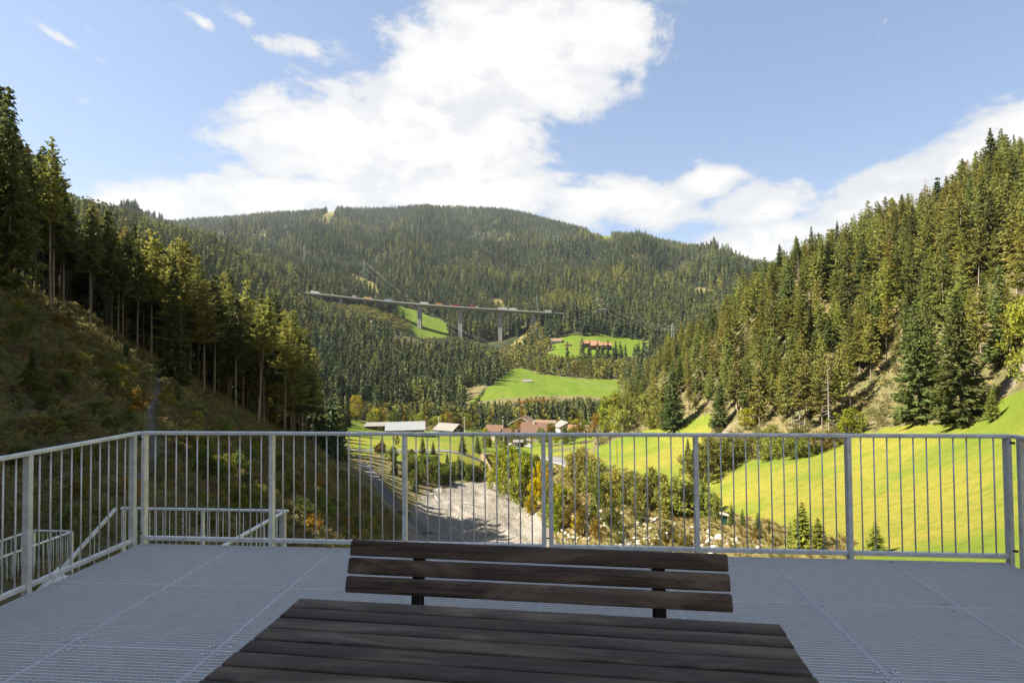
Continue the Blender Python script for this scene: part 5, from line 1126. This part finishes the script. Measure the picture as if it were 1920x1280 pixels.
m = MB(); lattice(m, (-5, 0, hh), (18, 0, hh+1.4), .9, 16); m.build('jib', M_CRANE, cr)
m = MB(); m.box((-4.4, 0, hh-.9), (2.0, 1.0, 1.6)); m.build('counterweight', W_WHITE, cr)
m = MB(); m.tube([(9, 0, hh+.4), (9, 0, hh-6)], .06, 5, up=(1, 0, 0)); m.box((9, 0, hh-6.3), (.4, .3, .6)); m.build('hook', M_DARK, cr)

# ---- road bridge with abutment, guard rail, pole, green hut
M_CONC = plain('concrete', (.27, .26, .24), .9, .2, scale=.6, vary=.18); M_WALL = plain('tan_retaining_wall', (.20, .145, .085), .9, .2, scale=.8, vary=.25, bmp=.5)
b0 = at_r(902, 243); b1 = at_r(970, 246); zb = max(b0[2], b1[2])+.3; br = empty('road_bridge', (b0[0], b0[1], zb), 0, 'small road bridge with railing posts at the far end of the gravel bed', 'bridge')
dv = np.array([b1[0]-b0[0], b1[1]-b0[1], 0])
m = MB(); m.bar((0, 0, -.35), dv+np.array([0, 0, -.35]), 5.2, .7); m.build('bridge_deck', M_CONC, br)
m = MB(); m.bar(np.array([0, -2.5, 1.0]), dv+np.array([0, -2.5, 1.0]), .10, .12); m.build('handrail', M_DARK, br)
for i in range(8): m = MB(); m.box(np.array([0, -2.5, .5])+dv*(i+.3)/8, (.14, .14, 1.0)); m.build('post', M_DARK, br)
w0 = at_r(896, 231); w1 = at_r(930, 206); rw = empty('retaining_wall', (0, 0, 0), 0, 'tan retaining wall below the left end of the road bridge', 'wall')
m = MB(); zt_ = zroof(918, 850, 240)
P0 = at_r(923, 214); P1 = at_r(905, 240)
m.add([(P0[0],P0[1],P0[2]-2),(P1[0],P1[1],P1[2]-6),(P1[0],P1[1],zt_),(P0[0],P0[1],P0[2]+2.5),(P0[0]-1,P0[1],P0[2]-2),(P1[0]-1,P1[1]-.3,P1[2]-6),(P1[0]-1,P1[1]-.3,zt_),(P0[0]-1,P0[1],P0[2]+2.5)], [(0,1,2,3),(4,7,6,5),(3,2,6,7),(0,3,7,4),(1,5,6,2),(0,4,5,1)])
P2 = at_r(936, 240); m.bar((P1[0], P1[1]-.5, zt_-5), (P2[0], P2[1]-.5, zt_-5), .8, 10); m.build('masonry', M_WALL, rw)
gp = catmull([at_r(1006,240), at_r(1022,229), at_r(1034,214), at_r(1047,198), at_r(1058,188)], 5); gp = [np.array([p[0], p[1]-1.6, float(zg(p[0], p[1]-1.6))]) for p in gp]
gr_ = empty('guard_rail', gp[0], 0, 'pale roadside guard rail on posts where the road bends above the gravel bed', 'guard rail')
m = MB(); m.sweep([p-gp[0]+np.array([0, 0, .85]) for p in gp], [(-.05,-.16),(.05,-.16),(.05,.16),(-.05,.16)]); m.build('rail', R_WHITE, gr_)
for p in gp[::1]: m = MB(); m.box(p-gp[0]+np.array([0, 0, .35]), (.16, .16, 1.1)); m.build('post', R_WHITE, gr_)
p = hit(1157, 868, 120); H = px_h(p, 42); m = MB(); m.cone([(0, 0, -.3), (0, 0, H)], [.09, .06], 7); m.tube([(-.5, 0, H-.3), (.5, 0, H-.3)], .04, 5); o = m.build('utility_pole', W_WOOD); o.location = p; tag(o, 'thin dark pole standing in the middle meadow', 'pole')
for (u, v, px_, lb) in [(822, 800, 20, 'pale pole at the left corner of the corrugated shed'), (870, 805, 24, 'pale pole right of the corrugated shed'), (942, 808, 22, 'pale pole right of the small cream house'), (647, 772, 30, 'pale pole at the end of the left forest')]:
    p = at_r(u, 325); zt_ = zroof(u, v-px_, 325); m = MB(); m.cone([(0, 0, -.5), (0, 0, zt_-p[2])], [.14, .10], 7); m.tube([(-.6, 0, zt_-p[2]-.4), (.6, 0, zt_-p[2]-.4)], .06, 5); o = m.build('utility_pole', M_FRAME); o.location = p; tag(o, lb, 'pole')
M_GREEN = plain('green_boards', (.012, .085, .055), .7, .3, vary=.15); M_SHING = plain('weathered_shingles', (.33, .28, .25), .9, .1, scale=4, vary=.3)
p = hit(1358, 984, 60); s_ = px_h(p, 22)/2.35
gh = empty('trail_hut', p, R(-14), 'small green weather hut with sloping grey roof beside young spruces', 'hut'); gh.scale = (s_, s_, s_)
m = MB(); m.box((-.45, 0, 1.0), (.06, 1.0, 2.2)); m.box((0, .47, 1.0), (.96, .06, 2.2)); m.build('wall', M_GREEN, gh)
m = MB(); m.box((.15, -.15, 1.15), (.75, .5, 1.7)); m.build('board', M_GREEN, gh)
m = MB(); m.add([(-.85,-.75,2.25),(.85,-.75,1.95),(.85,.75,1.95),(-.85,.75,2.25),(-.85,-.75,2.4),(.85,-.75,2.1),(.85,.75,2.1),(-.85,.75,2.4)], [(0,3,2,1),(4,5,6,7),(0,1,5,4),(1,2,6,5),(2,3,7,6),(3,0,4,7)]); m.build('roof', M_SHING, gh)
m = MB(); m.box((.62, -.5, .95), (.08, .08, 2.1)); m.build('post', M_SHING, gh)

# ---- vehicles
TYRE = plain('tyre_rubber', (.02, .02, .02), .8, .2, bmp=0); PANE = G_DARK
def paint(name, c): return plain(name, c, .35, .5, vary=.04, bmp=0)
def car(pos, yaw, pm, label, group):
    root = empty('car', pos, yaw, label, 'car', group); m = MB()
    prof = [(-2.1,.35),(-2.1,.85),(-1.6,.95),(-1.2,1.42),(.6,1.45),(1.1,.98),(1.95,.85),(2.1,.6),(2.1,.35)]; n = len(prof)
    V = [(x, -.85, z) for x, z in prof]+[(x, .85, z) for x, z in prof]; m.add(V, [tuple(range(n)), tuple(range(2*n-1, n-1, -1))]+[(i, n+i, n+(i+1) % n, (i+1) % n) for i in range(n)]); m.build('body', pm, root)
    m = MB()
    for sg in (-1, 1): m.add([(-1.15,sg*.86,1.34),(.5,sg*.86,1.37),(.92,sg*.86,1.0),(-1.45,sg*.86,.98)], [(0,1,2,3)])
    m.add([(.66,-.75,1.40),(.66,.75,1.40),(1.09,.75,1.02),(1.09,-.75,1.02)], [(0,1,2,3)]); m.build('window', PANE, root)
    for x in (-1.3, 1.3):
        for y in (-.82, .82): m = MB(); m.tube([(x, y-.1, .33), (x, y+.1, .33)], .33, 12); m.build('wheel', TYRE, root)
    return root
def truck(pos, yaw, cm, pm, label, group, L=13.5, pitch=0.0):
    root = empty('truck', pos, yaw, label, 'truck', group); root.rotation_euler = (0, pitch, yaw)
    m = MB(); m.box((-1.2, 0, 2.4), (L, 2.5, 2.4)); m.build('cargo_box', cm, root)
    m = MB(); x0 = L/2-.9; m.add([(x0,-1.2,.6),(x0+2.1,-1.2,.6),(x0+2.1,1.2,.6),(x0,1.2,.6),(x0,-1.2,3.6),(x0+1.7,-1.2,3.3),(x0+1.7,1.2,3.3),(x0,1.2,3.6),(x0+2.1,-1.2,1.9),(x0+2.1,1.2,1.9)], [(0,3,2,1),(0,1,8,5,4),(3,7,6,9,2),(4,5,6,7),(5,8,9,6),(1,2,9,8),(0,4,7,3)]); m.build('cab', pm, root)
    m = MB(); m.add([(x0+1.76,-1.05,3.2),(x0+1.76,1.05,3.2),(x0+2.11,1.05,2.0),(x0+2.11,-1.05,2.0)], [(0,1,2,3)]); m.build('windscreen', PANE, root)
    m = MB(); m.box((-.3, 0, .95), (L+1, 2.2, .4)); m.build('chassis', M_DARK, root)
    for x in (-L/2, -L/2+1.4, -L/2+2.8, L/2-2, L/2+.4): m = MB(); m.tube([(x, -1.22, .5), (x, 1.22, .5)], .5, 10); m.build('wheel', TYRE, root)
    return root
PW = paint('white_paint', (.42, .42, .42)); PR = paint('red_paint', (.20, .022, .022)); PO = paint('orange_paint', (.36, .17, .04)); PB = paint('blue_paint', (.15, .21, .32)); PG = paint('grey_paint', (.30, .32, .34)); PK = paint('dark_paint', (.03, .03, .035)); PY = paint('yellow_paint', (.36, .25, .05))
# ---- motorway bridge
VP_ = [(470,539,1010),(530,544.5,975),(585,550,940),(640,556,915),(710,563.5,890),(787,570.5,866),(863,576.2,848),(938,581,836),(1000,585,828),(1066,589,826)]
VP3 = []
for u, v, r_ in VP_:
    d = ray(u, v); h_ = math.hypot(d[0], d[1]); VP3.append(np.array([d[0]/h_*r_, d[1]/h_*r_, EYE+d[2]/h_*r_]))
VC = catmull(VP3, 8)
org = VP3[5].copy(); vd = empty('motorway_bridge', org, 0, 'long concrete motorway bridge on tall piers crossing below the mountain', 'bridge')
m = MB(); m.sweep([p-org for p in VC], [(-8,-.7),(-3,-1.1),(-2.4,-3.5),(2.4,-3.5),(3,-1.1),(8,-.7),(8,0),(-8,0)]); m.build('bridge_deck', M_CONC, vd)
m = MB()
for s in (-7.8, 7.8): m.sweep([p-org for p in VC], [(s-.15,0),(s+.15,0),(s+.15,.95),(s-.15,.95)])
m.build('parapet', plain('parapet_concrete', (.30, .29, .27), .9, .2), vd)
for i, (u, dz) in enumerate(((3, 0), (4, 0), (5, 0), (6, 0), (7, 0), (8, 0))):
    p = VP3[u]; g_ = float(zg(p[0], p[1])); m = MB(); tdir = VP3[min(u+1, 9)]-VP3[u-1]; an = math.atan2(tdir[1], tdir[0]); ca, sa = math.cos(an), math.sin(an)
    for s in (-1.65, 1.65):
        c = p-org+np.array([ca*s, sa*s, 0]); zc0, zc1 = g_-org[2]-8, p[2]-org[2]-3.4
        m.box((c[0], c[1], (zc0+zc1)/2), (2.7, 5.6, zc1-zc0), an)
    m.box((p[0]-org[0], p[1]-org[1], (zc0+zc1)/2), (1.0, 4.6, zc1-zc0-.5), an); m.build('pier', M_CONC, vd)
TG = 'trucks queuing on the motorway bridge'; CG = 'cars on the motorway bridge'
SEG = [np.linalg.norm(VC[i+1]-VC[i]) for i in range(len(VC)-1)]; ACC = np.concatenate([[0], np.cumsum(SEG)]); VCA = np.array(VC)
def on_bridge(u, lane):
    px_ = to_px(VCA[:, 0], VCA[:, 1], VCA[:, 2])[0]; i = int(np.clip(np.searchsorted(px_, u)-1, 0, len(VC)-2)); t = (u-px_[i])/(px_[i+1]-px_[i]); p = VC[i]+(VC[i+1]-VC[i])*t; d = VC[i+1]-VC[i]; an = math.atan2(d[1], d[0])
    return p+np.array([-math.sin(an)*lane, math.cos(an)*lane, .02]), an, -math.atan2(-d[2], math.hypot(d[0], d[1]))
for (u, lane, cm, pm, L, lb) in [(594,-4.5,PW,PW,17,'long white truck at the left end of the motorway bridge'),(692,-4.5,PY,PW,15,'yellow truck left on the motorway bridge'),(732,-4.5,PB,PB,14,'pale blue truck on the motorway bridge'),(798,-4.5,PW,PW,14.5,'white truck above the third pier of the motorway bridge'),(826,-4.5,PO,PK,14,'orange truck right of the white one'),(845,-4.8,PK,PO,8,'short dark truck right of the orange one'),(858,-4.5,PR,PR,11,'red truck with low box above the fourth pier'),(889,-4.5,PR,PW,14,'long red truck between the fourth and fifth piers'),(944,-4.5,PW,PW,15,'white truck above the fifth pier'),(963,-4.5,PW,PG,13,'white truck just right of the fifth pier'),(1030,-4.5,PW,PW,14,'white truck at the right end of the motorway bridge'),(668,-4.5,PG,PR,9,'grey truck with red cab, second from left')]:
    p, an, pt = on_bridge(u, lane); truck(p, an, cm, pm, lb, TG, L*.9-2.5, -pt)
for (u, lane, pm, lb) in [(615,-4.4,PK,'dark'),(632,-4.4,PB,'blue'),(645,-4.4,PW,'white'),(655,3,PG,'grey'),(680,2.8,PR,'red'),(712,2.6,PK,'dark'),(756,-4.4,PG,'grey'),(768,-4.4,PW,'white'),(780,-4.4,PB,'blue'),(908,-4.4,PW,'white'),(918,-4.4,PG,'grey'),(926,-4.4,PW,'white'),(985,-4.4,PK,'dark'),(995,-4.4,PR,'red'),(1008,-4.4,PW,'white')]:
    p, an, pt = on_bridge(u, lane); car(p, an, pm, f'{lb} car on the motorway bridge '+('left of the piers' if u < 640 else 'above pier gap near '+('the left end' if u < 715 else ('the middle' if u < 850 else 'the right end'))), CG)
for i, (u, r_, pm, lb) in enumerate([(958,292,PW,'white car parked by the pale garage'),(968,270,PG,'grey car on the village road end'),(948,300,PR,'red car parked behind the pale garage'),(990,278,PW,'white car on the road right of the garage'),(808,322,PW,'white car parked by the corrugated shed'),(816,326,PG,'grey car parked by the corrugated shed')]):
    p = at_r(u, r_); p[2] += .1; car(p, R(20+40*i), pm, lb, 'cars parked in the village')

# ---- pylons and cables
M_PYL = plain('pylon_steel', (.36, .37, .36), .6, .4, vary=.1, bmp=0); M_CAB = plain('cable', (.30, .29, .27), .5, .4, vary=.1, bmp=0)
PYL = {}
def pylon(key, u, vt, r_, H, label, arms=((.72, 5.5), (.86, 4.2)), yaw=0.0):
    z = zroof(u, vt, r_); p = at_r(u, r_); root = empty('pylon', (p[0], p[1], z-H), yaw, label, 'pylon', 'power line pylons'); m = MB()
    for a, b in ((-1,-1),(1,-1),(1,1),(-1,1)): m.bar((a*1.9, b*1.9, -8), (a*.35, b*.35, H), .20, .20, up=(0, 1, 0))
    for i in range(9):
        z0, z1 = H*i/9, H*(i+1)/9; w0_, w1_ = 1.9-1.55*i/9, 1.9-1.55*(i+1)/9
        m.bar((-w0_, -w0_, z0), (w1_, -w1_, z1),   .10, .10, up=(0, 1, 0)); m.bar((w0_, w0_, z0), (-w1_, w1_, z1), .10, .10, up=(0, 1, 0))
    m.build('mast', M_PYL, root); ends = []
    for f, w in arms:
        m = MB(); m.bar((-w, 0, H*f), (w, 0, H*f), .18, .18); m.bar((-w, 0, H*f), (0, 0, H*f+1.6), .14, .14, up=(0, 1, 0)); m.bar((w, 0, H*f), (0, 0, H*f+1.6), .14, .14, up=(0, 1, 0)); m.build('crossarm', M_PYL, root)
        for s in (-1, 1): ends.append(np.array([p[0]+s*w*math.cos(yaw), p[1]+s*w*math.sin(yaw), z-H+H*f-.6]))
    PYL[key] = ends; return root
pylon('a', 683, 487, 980, 24, 'distant pylon on the wooded slope above the bridge, leftmost')
pylon('b', 1008, 553, 870, 26, 'lattice pylon beside the bushy knoll at the right end of the bridge')
pylon('c', 1122, 556, 885, 24, 'lattice pylon above the small white building', yaw=.3)
pylon('d', 1010, 668, 640, 18, 'thin pylon in the leafy trees left of the farm meadow')
pylon('e', 1262, 606, 520, 20, 'pylon half hidden behind the trees of the right hill')
pylon('f', 1176, 722, 455, 14, 'pylon at the right edge of the middle meadow behind the hill')
pylon('g', 570, 462, 1050, 22, 'pylon on the wooded spur far left of the bridge')
def cable(a, b, sag, label, r=.032):
    P = [a+(b-a)*t-np.array([0, 0, sag*4*t*(1-t)]) for t in np.linspace(0, 1, 16)]; m = MB(); m.tube(P, r, 4, up=(0, 0, 1)); tag(m.build('power_cable', M_CAB), label, 'cable', 'overhead power cables')
for (k1, k2, sg, lb) in (('a', 'd', 22, 'one of the cables slanting from the upper left pylon past the piers'), ('d', 'f', 6, 'one of the cables descending over the middle meadow'), ('b', 'c', 4, 'one of the level cables over the bushy knoll'), ('c', 'e', 8, 'one of the cables running down right to the hill trees'), ('g', 'a', 6, 'one of the cables on the wooded spur at left')):
    for i in (0, 1, 3): cable(PYL[k1][i], PYL[k2][i], sg, lb)
p = at_r(281, 930); zt_ = zroof(281, 402, 930); m = MB(); m.cone([(0, 0, -3), (0, 0, zt_-p[2])], [.5, .35], 8); m.box((0, 0, zt_-p[2]-1), (1.6, 1.6, 3)); o = m.build('radio_mast', M_PYL); o.location = p; tag(o, 'slender radio mast on the wooded ridge at left against the cloud', 'mast')
#PART7

# ------------------------------------------------------------------ haze: one closed box of thin air round everything
ztop = max(float(GZ.max())+60, 500.0); zbot = float(GZ.min())-1.5
m, k, p, out = new_mat('haze_air'); t_ = m.node_tree; t_.nodes.remove(p)
pv = k.n('ShaderNodeVolumePrincipled'); pv.inputs['Density'].default_value = HAZE; pv.inputs['Color'].default_value = (.80, .90, 1.0, 1); pv.inputs['Anisotropy'].default_value = .25
k.l(pv.outputs[0], out.inputs['Volume'])
mb = MB(); mb.box((0, 0, (ztop+zbot)/2), (10600, 10600, ztop-zbot)); tag(mb.build('haze', m), 'thin pale blue air softening the far mountain', None, None, 'stuff')
